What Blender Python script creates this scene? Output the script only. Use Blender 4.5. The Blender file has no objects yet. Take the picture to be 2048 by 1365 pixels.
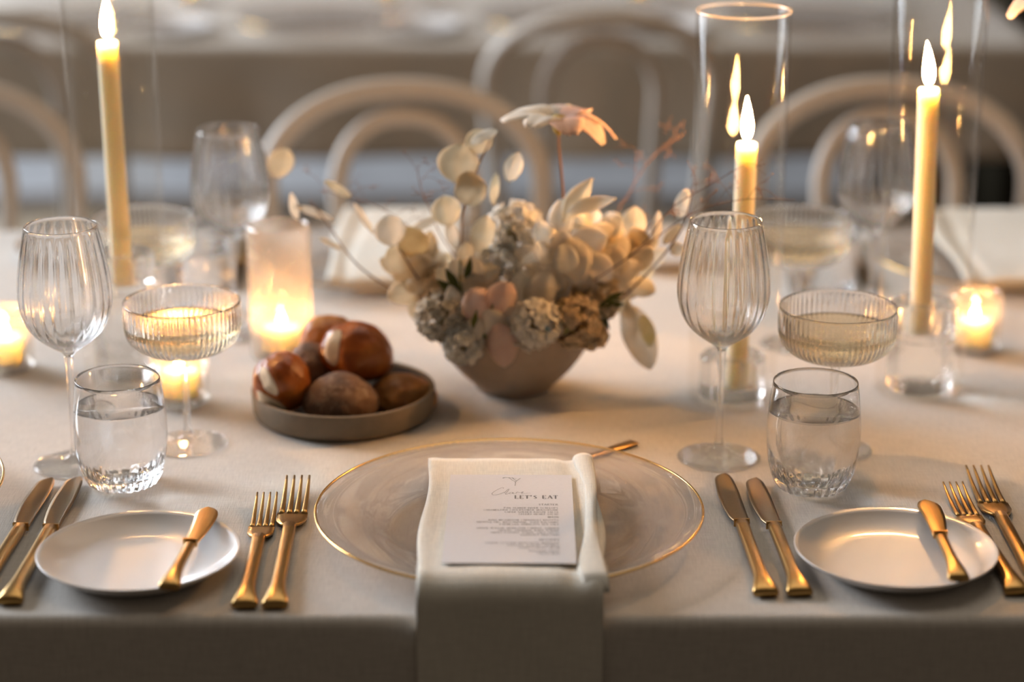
import bpy, bmesh, math, random
from mathutils import Vector, Matrix, Euler, noise
random.seed(7)
PI = math.pi
S = bpy.context.scene
C = S.collection
# ------------------------------------------------------------------ camera
TH = math.radians(18.0); FPX = 4400.0; CAMZ = 1.45; TZ = 0.75
cd = bpy.data.cameras.new('camera'); cam = bpy.data.objects.new('camera', cd); C.objects.link(cam)
cam.location = (0, 0, CAMZ); cam.rotation_euler = (PI/2 - TH, 0, 0)
cd.sensor_width = 36.0; cd.lens = FPX/2048*36.0; cd.clip_start = 0.05
cd.dof.use_dof = True; cd.dof.focus_distance = 1.82; cd.dof.aperture_fstop = 2.1
S.camera = cam
# ------------------------------------------------------------------ world, daylight, exposure
w = bpy.data.worlds.new('world'); S.world = w; w.use_nodes = True
bg = w.node_tree.nodes['Background']; bg.inputs[0].default_value = (1.0, 0.80, 0.60, 1); bg.inputs[1].default_value = 0.12
def area(name, loc, target, sx, sy, power, col):
    l = bpy.data.lights.new(name, 'AREA'); l.shape = 'RECTANGLE'; l.size = sx; l.size_y = sy; l.energy = power; l.color = col
    o = bpy.data.objects.new(name, l); C.objects.link(o); o.location = loc
    o.rotation_euler = (Vector(target)-Vector(loc)).to_track_quat('-Z', 'Y').to_euler()
    return o
area('window_daylight', (-4.05, 4.6, 2.35), (0.3, 2.2, 0.75), 3.0, 2.0, 700, (0.82, 0.90, 1.0))
area('overhead_fill', (0.2, 3.1, 3.3), (0.1, 2.4, 0.75), 2.6, 2.2, 36, (1.0, 0.87, 0.72))  # panel added to brighten flowers and table, standing in for overhead bulbs
S.view_settings.view_transform = 'Standard'; S.view_settings.look = 'None'
S.view_settings.exposure = -0.6; S.view_settings.gamma = 1.0; S.view_settings.use_curve_mapping = False
cy = S.cycles
cy.use_denoising = True; cy.max_bounces = 18; cy.transmission_bounces = 16; cy.transparent_max_bounces = 32
cy.glossy_bounces = 6; cy.diffuse_bounces = 3; cy.sample_clamp_indirect = 80.0; cy.blur_glossy = 0.05
cy.caustics_refractive = True; cy.caustics_reflective = False
# ------------------------------------------------------------------ materials
def mat(name, build):
    m = bpy.data.materials.new(name); m.use_nodes = True
    nt = m.node_tree; nt.nodes.clear()
    out = nt.nodes.new('ShaderNodeOutputMaterial')
    sh = build(nt); nt.links.new(sh, out.inputs['Surface'])
    return m
def N(nt, t, **kw):
    n = nt.nodes.new(t)
    for k, v in kw.items():
        if k in n.inputs: n.inputs[k].default_value = v
        else: setattr(n, k, v)
    return n
def coords(nt, scale=(1, 1, 1), kind='Object'):
    t = N(nt, 'ShaderNodeTexCoord'); m = N(nt, 'ShaderNodeMapping'); m.inputs['Scale'].default_value = scale
    nt.links.new(t.outputs[kind], m.inputs[0]); return m.outputs[0]
def ramp(nt, fac, stops):
    r = N(nt, 'ShaderNodeValToRGB'); nt.links.new(fac, r.inputs[0]); e = r.color_ramp.elements
    while len(e) < len(stops): e.new(0.5)
    for el, (p, c) in zip(e, stops): el.position = p; el.color = (*c, 1) if len(c) == 3 else c
    return r.outputs[0]
def math_(nt, op, a, b=None):
    n = N(nt, 'ShaderNodeMath', operation=op)
    for i, v in enumerate((a, b)):
        if v is None: continue
        if isinstance(v, (int, float)): n.inputs[i].default_value = v
        else: nt.links.new(v, n.inputs[i])
    return n.outputs[0]
def noisetex(nt, vec, scale, detail=3, rough=0.5):
    n = N(nt, 'ShaderNodeTexNoise', Scale=scale, Detail=detail, Roughness=rough); nt.links.new(vec, n.inputs['Vector']); return n.outputs['Fac']
def bump(nt, h, strength, dist):
    b = N(nt, 'ShaderNodeBump', Strength=strength, Distance=dist); nt.links.new(h, b.inputs['Height']); return b.outputs[0]
def pbr(col, rough=0.5, metal=0.0, spec=0.5, var=0.06, vscale=20, bmp=None, sss=0, sssr=(0.02, 0.01, 0.006), coat=0, stretch=(1, 1, 1)):
    def f(nt):
        p = N(nt, 'ShaderNodeBsdfPrincipled', Roughness=rough, Metallic=metal)
        p.inputs['Specular IOR Level'].default_value = spec; p.inputs['Coat Weight'].default_value = coat
        v = coords(nt, stretch); n = noisetex(nt, v, vscale)
        lo = tuple(c*(1-var) for c in col); hi = tuple(min(1, c*(1+var)) for c in col)
        nt.links.new(ramp(nt, n, [(0.3, lo), (0.7, hi)]), p.inputs['Base Color'])
        if bmp: nt.links.new(bump(nt, noisetex(nt, v, bmp[0], 4), bmp[1], bmp[2]), p.inputs['Normal'])
        if sss:
            p.inputs['Subsurface Weight'].default_value = sss; p.inputs['Subsurface Radius'].default_value = sssr; p.inputs['Subsurface Scale'].default_value = 1.0
        return p.outputs[0]
    return f
def cloth(col, thread=900, strength=0.35):
    def f(nt):
        p = N(nt, 'ShaderNodeBsdfPrincipled', Roughness=0.9); p.inputs['Specular IOR Level'].default_value = 0.15
        p.inputs['Sheen Weight'].default_value = 0.15
        v = coords(nt); sep = N(nt, 'ShaderNodeSeparateXYZ'); nt.links.new(v, sep.inputs[0])
        a = noisetex(nt, coords(nt, (thread, 60, 60)), 1.0, 2); b = noisetex(nt, coords(nt, (60, thread, thread)), 1.0, 2)
        wv = math_(nt, 'ADD', a, b)
        big = noisetex(nt, v, 9, 3)
        mix = math_(nt, 'ADD', math_(nt, 'MULTIPLY', wv, 0.42), math_(nt, 'MULTIPLY', big, 0.16))
        lo = tuple(c*0.78 for c in col); hi = tuple(min(1, c*1.1) for c in col)
        nt.links.new(ramp(nt, mix, [(0.3, lo), (0.72, hi)]), p.inputs['Base Color'])
        nt.links.new(bump(nt, wv, strength, 0.0006), p.inputs['Normal'])
        return p.outputs[0]
    return f
def glass(col=(1, 1, 1), ior=1.5, rough=0.0):
    def f(nt):
        g = N(nt, 'ShaderNodeBsdfGlass', Roughness=rough, IOR=ior); g.inputs['Color'].default_value = (*col, 1); return g.outputs[0]
    return f
def sheet(tint=(0.985, 0.985, 0.98), base=0.045, grazing=0.75, rough=0.0, frost=0.0, fcol=(0.9, 0.88, 0.84), power=4.5):
    # thin clear glass wall: passes light straight on, reflects more at a glancing angle
    def f(nt):
        lw = N(nt, 'ShaderNodeLayerWeight', Blend=0.5)
        pw = math_(nt, 'POWER', lw.outputs['Facing'], power)
        fac = math_(nt, 'ADD', math_(nt, 'MULTIPLY', pw, grazing), base)
        t = N(nt, 'ShaderNodeBsdfTransparent'); t.inputs[0].default_value = (*tint, 1)
        g = N(nt, 'ShaderNodeBsdfGlossy', Roughness=rough); g.inputs[0].default_value = (1, 1, 1, 1)
        body = t.outputs[0]
        if frost:
            tr = N(nt, 'ShaderNodeBsdfTranslucent'); tr.inputs[0].default_value = (*fcol, 1)
            df = N(nt, 'ShaderNodeBsdfDiffuse'); df.inputs[0].default_value = (*fcol, 1)
            m0 = N(nt, 'ShaderNodeMixShader', Fac=0.35); nt.links.new(tr.outputs[0], m0.inputs[1]); nt.links.new(df.outputs[0], m0.inputs[2])
            m1 = N(nt, 'ShaderNodeMixShader', Fac=frost); nt.links.new(body, m1.inputs[1]); nt.links.new(m0.outputs[0], m1.inputs[2]); body = m1.outputs[0]
        m = N(nt, 'ShaderNodeMixShader'); nt.links.new(fac, m.inputs[0]); nt.links.new(body, m.inputs[1]); nt.links.new(g.outputs[0], m.inputs[2])
        return m.outputs[0]
    return f
def petal(col, trans=0.45, vein=(0.8, 0.75, 0.65)):
    def f(nt):
        v = coords(nt); n = noisetex(nt, v, 60, 4)
        c = ramp(nt, n, [(0.3, tuple(a*b for a, b in zip(col, vein))), (0.65, col)])
        d = N(nt, 'ShaderNodeBsdfDiffuse'); t = N(nt, 'ShaderNodeBsdfTranslucent')
        nt.links.new(c, d.inputs[0]); nt.links.new(c, t.inputs[0])
        m = N(nt, 'ShaderNodeMixShader', Fac=trans); nt.links.new(d.outputs[0], m.inputs[1]); nt.links.new(t.outputs[0], m.inputs[2])
        return m.outputs[0]
    return f
def emit(col, s):
    def f(nt):
        e = N(nt, 'ShaderNodeEmission', Strength=s); e.inputs[0].default_value = (*col, 1); return e.outputs[0]
    return f
def bread_mat(c1, c2, c3, scale, gloss=0.35, flour=0.0):
    def f(nt):
        p = N(nt, 'ShaderNodeBsdfPrincipled', Roughness=gloss)
        v = coords(nt); n = noisetex(nt, v, scale, 5, 0.6)
        c = ramp(nt, n, [(0.3, c1), (0.5, c2), (0.72, c3)])
        if flour:
            n2 = noisetex(nt, coords(nt, (1, 1, 1)), 160, 4, 0.7)
            mx = N(nt, 'ShaderNodeMix', data_type='RGBA'); nt.links.new(ramp(nt, n2, [(0.52, (0, 0, 0)), (0.7, (flour,)*3)]), mx.inputs['Factor'])
            nt.links.new(c, mx.inputs[6]); mx.inputs[7].default_value = (0.6, 0.45, 0.32, 1); c = mx.outputs[2]
        nt.links.new(c, p.inputs['Base Color'])
        nt.links.new(bump(nt, noisetex(nt, v, 120, 5), 0.25, 0.002), p.inputs['Normal'])
        return p.outputs[0]
    return f
M = {}
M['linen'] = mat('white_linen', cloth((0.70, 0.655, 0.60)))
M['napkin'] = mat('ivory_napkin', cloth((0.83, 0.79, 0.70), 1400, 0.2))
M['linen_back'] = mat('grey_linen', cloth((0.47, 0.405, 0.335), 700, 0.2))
M['gold'] = mat('brushed_gold', pbr((0.47, 0.285, 0.10), 0.30, 1.0, var=0.1, vscale=30, stretch=(30, 2, 30)))
M['blade'] = mat('bronze_blade', pbr((0.25, 0.178, 0.105), 0.34, 1.0, var=0.1, vscale=40, stretch=(4, 60, 4)))
M['gold_rim'] = mat('gold_rim', pbr((0.80, 0.52, 0.20), 0.22, 1.0))
M['charger'] = mat('charger_glass', sheet((0.965, 0.95, 0.94), 0.04, 0.8, 0.02, 0.22, (0.84, 0.78, 0.74)))
M['porcelain'] = mat('white_porcelain', pbr((0.74, 0.70, 0.67), 0.32, 0, 0.5, var=0.02, coat=0.25))
M['glass'] = mat('clear_glass', glass((1, 1, 1), 1.46))
def soft_glass(ior, clear, refl=0.5):
    def f(nt):
        g = N(nt, 'ShaderNodeBsdfGlass', Roughness=0.0, IOR=ior); g.inputs['Color'].default_value = (1, 1, 1, 1)
        c = sheet((1, 1, 1), 0.008, refl)(nt)
        m = N(nt, 'ShaderNodeMixShader', Fac=clear); nt.links.new(g.outputs[0], m.inputs[1]); nt.links.new(c, m.inputs[2]); return m.outputs[0]
    return f
M['bowl_glass'] = mat('thin_ribbed_glass', soft_glass(1.45, 0.14, 0.12))
M['foot_glass'] = mat('clear_stem_glass', soft_glass(1.45, 0.6, 0.25))
M['coupe_glass'] = mat('fluted_coupe_glass', soft_glass(1.45, 0.1, 0.12))
M['tumbler_glass'] = mat('tumbler_glass', soft_glass(1.45, 0.05, 0.1))
M['block_glass'] = mat('holder_glass', soft_glass(1.45, 0.45, 0.3))
M['rim_glow'] = mat('fire_polished_edge', sheet((0.97, 0.95, 0.92), 0.05, 0.5, 0.15, 0.35, (0.95, 0.88, 0.78), 3))
M['wall_glass'] = mat('hurricane_glass', sheet((0.985, 0.98, 0.97), 0.007, 0.38))
M['frosted'] = mat('frosted_ribbed_glass', sheet((0.95, 0.93, 0.9), 0.05, 0.6, 0.08, 0.27, (0.95, 0.87, 0.78), 3))
M['votive'] = mat('votive_glass', sheet((0.97, 0.95, 0.92), 0.05, 0.7, 0.05, 0.07, (0.95, 0.85, 0.72), 3))
def drink(tint, ior, clear):
    def f(nt):
        g = N(nt, 'ShaderNodeBsdfGlass', Roughness=0.0, IOR=ior); g.inputs['Color'].default_value = (*tint, 1)
        t = N(nt, 'ShaderNodeBsdfTransparent'); t.inputs[0].default_value = (*tint, 1)
        m = N(nt, 'ShaderNodeMixShader', Fac=clear); nt.links.new(g.outputs[0], m.inputs[1]); nt.links.new(t.outputs[0], m.inputs[2]); return m.outputs[0]
    return f
M['water'] = mat('still_water', drink((1, 1, 1), 1.33, 0.05))
M['champagne'] = mat('champagne', drink((1.0, 0.93, 0.80), 1.3, 0.25))
M['wax'] = mat('ivory_wax', pbr((0.94, 0.77, 0.60), 0.5, 0, 0.3, var=0.02, sss=1.0, sssr=(0.026, 0.02, 0.014)))
M['tea_wax'] = mat('tea_light_wax', pbr((0.96, 0.86, 0.68), 0.5, 0, 0.3, var=0.02, sss=1.0, sssr=(0.06, 0.05, 0.035)))
M['wick'] = mat('charred_wick', pbr((0.03, 0.02, 0.015), 0.9))
M['flame'] = mat('candle_flame', emit((1.0, 0.50, 0.17), 1400))
M['tea_flame'] = mat('tea_light_flame', emit((1.0, 0.50, 0.17), 600))
M['tin'] = mat('tea_light_cup', sheet((0.95, 0.93, 0.9), 0.06, 0.5, 0.05, 0.1))
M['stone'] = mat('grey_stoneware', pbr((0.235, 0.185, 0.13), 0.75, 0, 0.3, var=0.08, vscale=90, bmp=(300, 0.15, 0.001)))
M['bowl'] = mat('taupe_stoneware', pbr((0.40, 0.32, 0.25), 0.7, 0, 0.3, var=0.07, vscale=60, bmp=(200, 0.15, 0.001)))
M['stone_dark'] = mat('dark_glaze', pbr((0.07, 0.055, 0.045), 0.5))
M['bread_amber'] = mat('amber_crust', bread_mat((0.13, 0.024, 0.003), (0.37, 0.092, 0.010), (0.58, 0.19, 0.03), 26, 0.3))
M['bread_dark'] = mat('rye_crust', bread_mat((0.10, 0.05, 0.028), (0.19, 0.095, 0.05), (0.28, 0.15, 0.08), 50, 0.6, 0.5))
M['bread_tan'] = mat('tan_crust', bread_mat((0.30, 0.09, 0.015), (0.50, 0.20, 0.04), (0.62, 0.31, 0.09), 35, 0.45, 0.25))
M['crumb'] = mat('floury_crumb', pbr((0.80, 0.66, 0.48), 0.8, var=0.12, vscale=120, bmp=(200, 0.3, 0.001)))
M['card'] = mat('white_card', pbr((0.76, 0.74, 0.75), 0.8, 0, 0.2, var=0.015, vscale=300))
M['ink'] = mat('grey_ink', pbr((0.20, 0.19, 0.19), 0.8))
M['ink_soft'] = mat('sage_ink', pbr((0.20, 0.21, 0.19), 0.8))
M['chair'] = mat('white_painted_wood', pbr((0.52, 0.47, 0.41), 0.5, var=0.03))
M['seat'] = mat('chair_cane', pbr((0.55, 0.47, 0.36), 0.7, vscale=200, var=0.15))
M['wood'] = mat('table_wood', pbr((0.25, 0.16, 0.09), 0.5, var=0.2, vscale=8, stretch=(1, 12, 1)))
M['light_band'] = mat('pale_light_band', pbr((0.36, 0.36, 0.37), 0.95, 0, 0.1, var=0.2, vscale=4))  # floor light put into the colour of the added strip
M['floor'] = mat('floor_boards', pbr((0.115, 0.088, 0.066), 0.5, var=0.15, vscale=3, stretch=(1, 8, 1)))
M['curtain'] = mat('dark_olive_velvet', pbr((0.035, 0.029, 0.018), 0.9, 0, 0.1, var=0.2, vscale=6))
M['plaster'] = mat('warm_plaster', pbr((0.22, 0.18, 0.145), 0.9, var=0.05))
M['frame'] = mat('window_frame_paint', pbr((0.5, 0.48, 0.45), 0.5))
M['pane'] = mat('window_pane', sheet((0.98, 0.98, 0.98), 0.03, 0.5))
M['cream'] = mat('cream_disc', petal((0.95, 0.88, 0.75), 0.58, (0.9, 0.87, 0.8)))
M['cream2'] = mat('pale_disc', petal((0.95, 0.90, 0.82), 0.58, (0.92, 0.9, 0.86)))
M['tan'] = mat('sand_disc', petal((0.83, 0.76, 0.63), 0.58, (0.88, 0.85, 0.8)))
M['honey'] = mat('honey_petal', petal((0.95, 0.81, 0.56), 0.5))
M['white_petal'] = mat('white_petal', petal((0.95, 0.93, 0.88), 0.58, (0.94, 0.93, 0.9)))
M['blush'] = mat('blush_petal', petal((0.92, 0.77, 0.68), 0.58, (0.92, 0.86, 0.84)))
M['lime'] = mat('lime_petal', petal((0.95, 0.87, 0.70), 0.5, (0.95, 0.96, 0.72)))
M['floret_w'] = mat('white_floret', petal((0.93, 0.91, 0.86), 0.5, (0.9, 0.88, 0.84)))
M['floret_t'] = mat('sand_floret', petal((0.84, 0.71, 0.52), 0.5, (0.85, 0.8, 0.7)))
M['floret_g'] = mat('grey_floret', petal((0.76, 0.72, 0.64), 0.5, (0.85, 0.83, 0.78)))
M['floret_c'] = mat('cream_floret', petal((0.94, 0.84, 0.68), 0.5, (0.92, 0.88, 0.8)))
M['stem_b'] = mat('brown_stem', pbr((0.22, 0.11, 0.055), 0.7))
M['stem_g'] = mat('green_stem', pbr((0.12, 0.13, 0.04), 0.6))
M['leaf'] = mat('dark_green_leaf', petal((0.13, 0.15, 0.05), 0.25))
M['core'] = mat('sage_core', pbr((0.30, 0.26, 0.16), 0.9, var=0.3, vscale=150))
M['yolk'] = mat('mustard_centre', pbr((0.45, 0.32, 0.06), 0.8, bmp=(300, 0.5, 0.002)))
M['seed'] = mat('rust_seed', pbr((0.34, 0.19, 0.12), 0.7))
# ------------------------------------------------------------------ mesh helpers
class MB:
    def __init__(s): s.v = []; s.f = []
    def add(s, vs, fs):
        b = len(s.v); s.v += [tuple(p) for p in vs]; s.f += [tuple(b+i for i in f) for f in fs]; return s
    def box(s, c, d, rot=None):
        x, y, z = (k/2 for k in d); vs = [Vector(p) for p in ((-x,-y,-z),(x,-y,-z),(x,y,-z),(-x,y,-z),(-x,-y,z),(x,-y,z),(x,y,z),(-x,y,z))]
        if rot: R = Euler(rot).to_matrix(); vs = [R @ p for p in vs]
        return s.add([p+Vector(c) for p in vs], [(0,3,2,1),(4,5,6,7),(0,1,5,4),(1,2,6,5),(2,3,7,6),(3,0,4,7)])
    def lathe(s, prof, n=64, fn=None, z0=0.0, cap=True):
        vs = []; fs = []
        for j, (r, z) in enumerate(prof):
            for i in range(n):
                a = 2*PI*i/n; rr = fn(r, z, a, j) if fn else r
                vs.append((rr*math.cos(a), rr*math.sin(a), z+z0))
        for j in range(len(prof)-1):
            for i in range(n):
                k = (i+1) % n; fs.append((j*n+i, j*n+k, (j+1)*n+k, (j+1)*n+i))
        if cap:
            if prof[0][0] > 1e-6: fs.append(tuple(reversed(range(n))))
            m = len(prof)-1
            if prof[-1][0] > 1e-6: fs.append(tuple(m*n+i for i in range(n)))
        return s.add(vs, fs)
    def tube(s, pts, rad, n=8, flat=1.0, closed=False):
        pts = [Vector(p) for p in pts]; m = len(pts)
        if not hasattr(rad, '__len__'): rad = [rad]*m
        vs = []; fs = []; up = None
        for i, p in enumerate(pts):
            t = (pts[(i+1) % m if closed else min(i+1, m-1)] - pts[(i-1) if (closed or i > 0) else 0]).normalized()
            if up is None:
                up = Vector((0, 0, 1)) if abs(t.z) < 0.9 else Vector((0, 1, 0))
            a = t.cross(up).normalized(); up = a.cross(t).normalized()
            for k in range(n):
                q = 2*PI*k/n; vs.append(p + (a*math.cos(q) + up*flat*math.sin(q))*rad[i])
        for i in range(m if closed else m-1):
            j = (i+1) % m
            for k in range(n):
                l = (k+1) % n; fs.append((i*n+k, i*n+l, j*n+l, j*n+k))
        if not closed: fs += [tuple(reversed(range(n))), tuple((m-1)*n+k for k in range(n))]
        return s.add(vs, fs)
    def grid(s, P):
        h = len(P); wd = len(P[0]); return s.add([p for row in P for p in row], [(j*wd+i, j*wd+i+1, (j+1)*wd+i+1, (j+1)*wd+i) for j in range(h-1) for i in range(wd-1)])
    def slab(s, top, th):
        # closed sheet: top grid, shifted bottom grid and a skirt
        h = len(top); wd = len(top[0]); nrm = []
        for j in range(h):
            row = []
            for i in range(wd):
                a = Vector(top[j][min(i+1, wd-1)]) - Vector(top[j][max(i-1, 0)]); b = Vector(top[min(j+1, h-1)][i]) - Vector(top[max(j-1, 0)][i])
                row.append(a.cross(b).normalized())
            nrm.append(row)
        T = [Vector(top[j][i]) for j in range(h) for i in range(wd)]; B = [T[j*wd+i] - nrm[j][i]*th for j in range(h) for i in range(wd)]
        n = h*wd; fs = []
        for j in range(h-1):
            for i in range(wd-1):
                q = (j*wd+i, j*wd+i+1, (j+1)*wd+i+1, (j+1)*wd+i); fs.append(q); fs.append(tuple(n+k for k in reversed(q)))
        ring = [i for i in range(wd)] + [j*wd+wd-1 for j in range(1, h)] + [(h-1)*wd+i for i in range(wd-2, -1, -1)] + [j*wd for j in range(h-2, 0, -1)]
        for a, b in zip(ring, ring[1:]+ring[:1]): fs.append((a, n+a, n+b, b))
        return s.add(T+B, fs)
    def mesh(s, name, smooth=True, angle=None):
        me = bpy.data.meshes.new(name); me.from_pydata(s.v, [], s.f); me.update()
        bm = bmesh.new(); bm.from_mesh(me); bmesh.ops.recalc_face_normals(bm, faces=bm.faces); bm.to_mesh(me); bm.free()
        if smooth:
            me.polygons.foreach_set('use_smooth', [True]*len(me.polygons))
            if angle: me.set_sharp_from_angle(angle=math.radians(angle))
        return me
def obj(name, me, m, parent=None, loc=(0, 0, 0), rot=(0, 0, 0), sc=(1, 1, 1)):
    if isinstance(me, MB): me = me.mesh(name)
    o = bpy.data.objects.new(name, me); C.objects.link(o)
    if not me.materials: me.materials.append(M[m])
    o.parent = parent; o.location = loc; o.rotation_euler = rot; o.scale = sc
    return o
def tag(o, label, cat, group=None, kind=None):
    o['label'] = label; o['category'] = cat
    if group: o['group'] = group
    if kind: o['kind'] = kind
    return o
def thing(name, label, cat, loc=(0, 0, 0), rotz=0, group=None):
    o = bpy.data.objects.new(name, None); C.objects.link(o); o.location = loc; o.rotation_euler = (0, 0, rotz); o.empty_display_size = 0.02
    return tag(o, label, cat, group)
def dup(root, loc, rotz, label, group=None):
    def cp(o, par):
        c = o.copy(); C.objects.link(c); c.parent = par
        for ch in o.children: cp(ch, c)
        return c
    r = cp(root, None); r.location = loc; r.rotation_euler = (root.rotation_euler[0], root.rotation_euler[1], rotz); r['label'] = label
    if group: r['group'] = group
    return r
def structure(name, mb, m, parent=None, smooth=False):
    o = obj(name, mb.mesh(name, smooth), m, parent)
    if parent is None: o['kind'] = 'structure'
    return o
def cat_rom(pts, k=6):
    pts = [Vector(p) for p in pts]; P = [pts[0]]+pts+[pts[-1]]; out = []
    for i in range(1, len(P)-2):
        for j in range(k):
            t = j/k; a, b, c, d = P[i-1], P[i], P[i+1], P[i+2]
            out.append(0.5*((2*b)+(c-a)*t+(2*a-5*b+4*c-d)*t*t+(3*b-a-3*c+d)*t**3))
    return out+[pts[-1]]
cT, sT = math.cos(TH), math.sin(TH)
def ray(px, py):
    u = (px-1024)/FPX; v = (py-682.5)/FPX
    return Vector((u, cT-v*sT, -sT-v*cT))
def tp(px, py, h=0.0):                         # the point on the table top (or h above it)
    d = ray(px, py); t = (TZ+h-CAMZ)/d.z; return Vector((d.x*t, d.y*t, TZ+h))
def at(px, py, Y):                             # the point at distance Y from the camera
    d = ray(px, py); t = Y/d.y; return Vector((d.x*t, Y, CAMZ+d.z*t))
# ------------------------------------------------------------------ the room
structure('floor', MB().box((-0.4, 4.0, -0.05), (8.0, 10.0, 0.1)), 'floor')
structure('wall_back', MB().box((-0.4, 8.6, 1.6), (8.0, 0.2, 3.2)), 'plaster')
structure('wall_left', MB().box((-4.4, 2.0, 1.6), (0.2, 2.2, 3.2)).box((-4.4, 7.4, 1.6), (0.2, 2.6, 3.2)).box((-4.4, 4.6, 0.6), (0.2, 3.0, 1.2)), 'plaster')
structure('wall_right', MB().box((3.6, 4.8, 1.6), (0.2, 8.0, 3.2)), 'plaster')
tag(obj('floor_light_band', MB().slab([[(-3.4+6.0*i/20, 5.72+0.8*j/4, 0.008+0.001*math.sin(i*1.7+j)) for i in range(21)] for j in range(5)], 0.007), 'light_band'), 'added pale blue-grey strip standing in for a band of light beneath the second table', 'light_band')  # added strip; its pale colour stands for a bluish lit band on the floor
def window(name, c, wdt, hgt, horiz):
    mb = MB()
    def bx(a, z, da, dz): mb.box((c[0]+(a if horiz else 0), c[1]+(0 if horiz else a), c[2]+z), (da if horiz else 0.08, 0.08 if horiz else da, dz))
    for sx in (-1, 0, 1): bx(sx*(wdt/2-0.04), 0, 0.07, hgt)
    for sz in (-1, 0, 1): bx(0, sz*(hgt/2-0.04), wdt, 0.07)
    o = structure(name, mb, 'frame')
    for i in (-1, 1):
        for j in (-1, 1):
            p = MB().box((c[0]+(i*wdt/4 if horiz else 0), c[1]+(0 if horiz else i*wdt/4), c[2]+j*hgt/4), (wdt/2-0.1 if horiz else 0.01, 0.01 if horiz else wdt/2-0.1, hgt/2-0.1))
            obj('pane', p.mesh('pane', False), 'pane', o)
window('window_1', (-4.4, 4.6, 2.2), 3.0, 2.0, False)
rows = []
for j in range(9):
    z = 0.02+2.5*j/8
    rows.append([(1.02+1.9*i/120, 5.05+0.05*math.sin(i*0.62+0.2*math.sin(j))+0.02*math.sin(i*1.37), z) for i in range(121)])
tag(obj('curtain', MB().slab(rows, 0.003), 'curtain'), 'dark olive curtain in the dim corner beyond the second table', 'curtain')
# ------------------------------------------------------------------ tables and cloths
NE, FE = 1.486, 2.598
def cloth_mesh(x0, x1, y0, y1, drop, seed, r=0.011, amp=0.006, nx=160):
    # a cloth over a table: front hang, top, back hang
    prof = []
    for i in range(12): prof.append((y0, -drop+(drop-r)*i/11, 1-i/11, -1))
    for i in range(1, 7): a = PI/2*i/6; prof.append((y0+r-r*math.cos(a), -r+r*math.sin(a), 0, 0))
    for i in range(1, 40): prof.append((y0+r+(y1-y0-2*r)*i/40, 0, 0, 0))
    for i in range(0, 7): a = PI/2*i/6; prof.append((y1-r+r*math.sin(a), -r+r*math.cos(a), 0, 0))
    for i in range(1, 12): prof.append((y1, -r-(drop-r)*i/11, i/11, 1))
    rows = []
    for (y, z, hg, sd) in prof:
        row = []
        for i in range(nx+1):
            x = x0+(x1-x0)*i/nx
            wv = amp*hg*(math.sin(x*9+seed)+0.6*math.sin(x*17.3+2*seed)+0.5*noise.noise((x*4, seed, 0)))
            row.append((x, y+sd*(abs(wv)+hg*0.004 if sd < 0 else abs(wv)), TZ+z))
        rows.append(row)
    return MB().slab(rows, 0.0016)
def table(x0, x1, y0, y1, lab):
    t = thing('dining_table', lab, 'table', ((x0+x1)/2, (y0+y1)/2, 0))
    wx, wy = x1-x0-0.02, y1-y0-0.02
    obj('tabletop', MB().box((0, 0, TZ-0.0185), (wx, wy, 0.03)).mesh('tabletop', False), 'wood', t)
    for sx in (-1, 1):
        for sy in (-1, 1):
            obj('leg', MB().tube([(sx*(wx/2-0.12), sy*(wy/2-0.1), 0), (sx*(wx/2-0.12), sy*(wy/2-0.1), TZ-0.034)], [0.022, 0.035], 12), 'wood', t)
    return t
table(-1.6, 1.6, NE, FE, 'long dining table under the white linen cloth, set for dinner')
tag(obj('tablecloth', cloth_mesh(-1.62, 1.62, NE, FE, 0.26, 1.3, amp=0.0028), 'linen'), 'white linen tablecloth with sharp hanging edge across the front', 'tablecloth')
T2Y0, T2Y1, T2X0, T2X1 = 3.84, 4.9, -3.3, 0.92
table(T2X0, T2X1, T2Y0, T2Y1, 'second dining table behind the row of white hoop-back chairs')
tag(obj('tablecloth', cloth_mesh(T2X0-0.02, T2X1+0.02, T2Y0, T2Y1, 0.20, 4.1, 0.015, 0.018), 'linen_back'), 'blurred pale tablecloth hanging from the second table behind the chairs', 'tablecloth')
# ------------------------------------------------------------------ prototypes
# charger
def make_charger(label, loc):
    t = thing('charger_plate', label, 'plate', loc)
    R = 0.157
    prof = [(0.0, 0.0052), (0.094, 0.0052), (0.100, 0.0062), (0.108, 0.0095), (0.116, 0.0125), (0.126, 0.0150), (0.140, 0.0175), (R-0.001, 0.0205), (R, 0.0196), (R-0.001, 0.0188),
            (0.140, 0.0156), (0.126, 0.0130), (0.117, 0.0104), (0.110, 0.0070), (0.104, 0.0030), (0.100, 0.0004), (0.094, 0.0004), (0.090, 0.0016), (0.0, 0.0016)]
    obj('plate_body', MB().lathe(prof, 128), 'charger', t)
    ring = [(R*math.cos(2*PI*i/160), R*math.sin(2*PI*i/160), 0.0197) for i in range(160)]
    obj('gold_rim', MB().tube(ring, 0.00115, 8, closed=True), 'gold_rim', t)
    return t
def make_bread_plate(label, loc):
    t = thing('bread_plate', label, 'plate', loc)
    R = 0.079
    prof = [(0, 0.004), (0.045, 0.0042), (0.058, 0.0055), (0.068, 0.0095), (0.075, 0.0140), (R-0.0006, 0.0168), (R, 0.0163), (R-0.0004, 0.0152), (0.072, 0.0105), (0.063, 0.0045), (0.054, 0.0016), (0.048, 0.0006), (0.044, 0.0004), (0.040, 0.0014), (0, 0.0014)]
    obj('plate_body', MB().lathe(prof, 112), 'porcelain', t)
    return t
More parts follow.
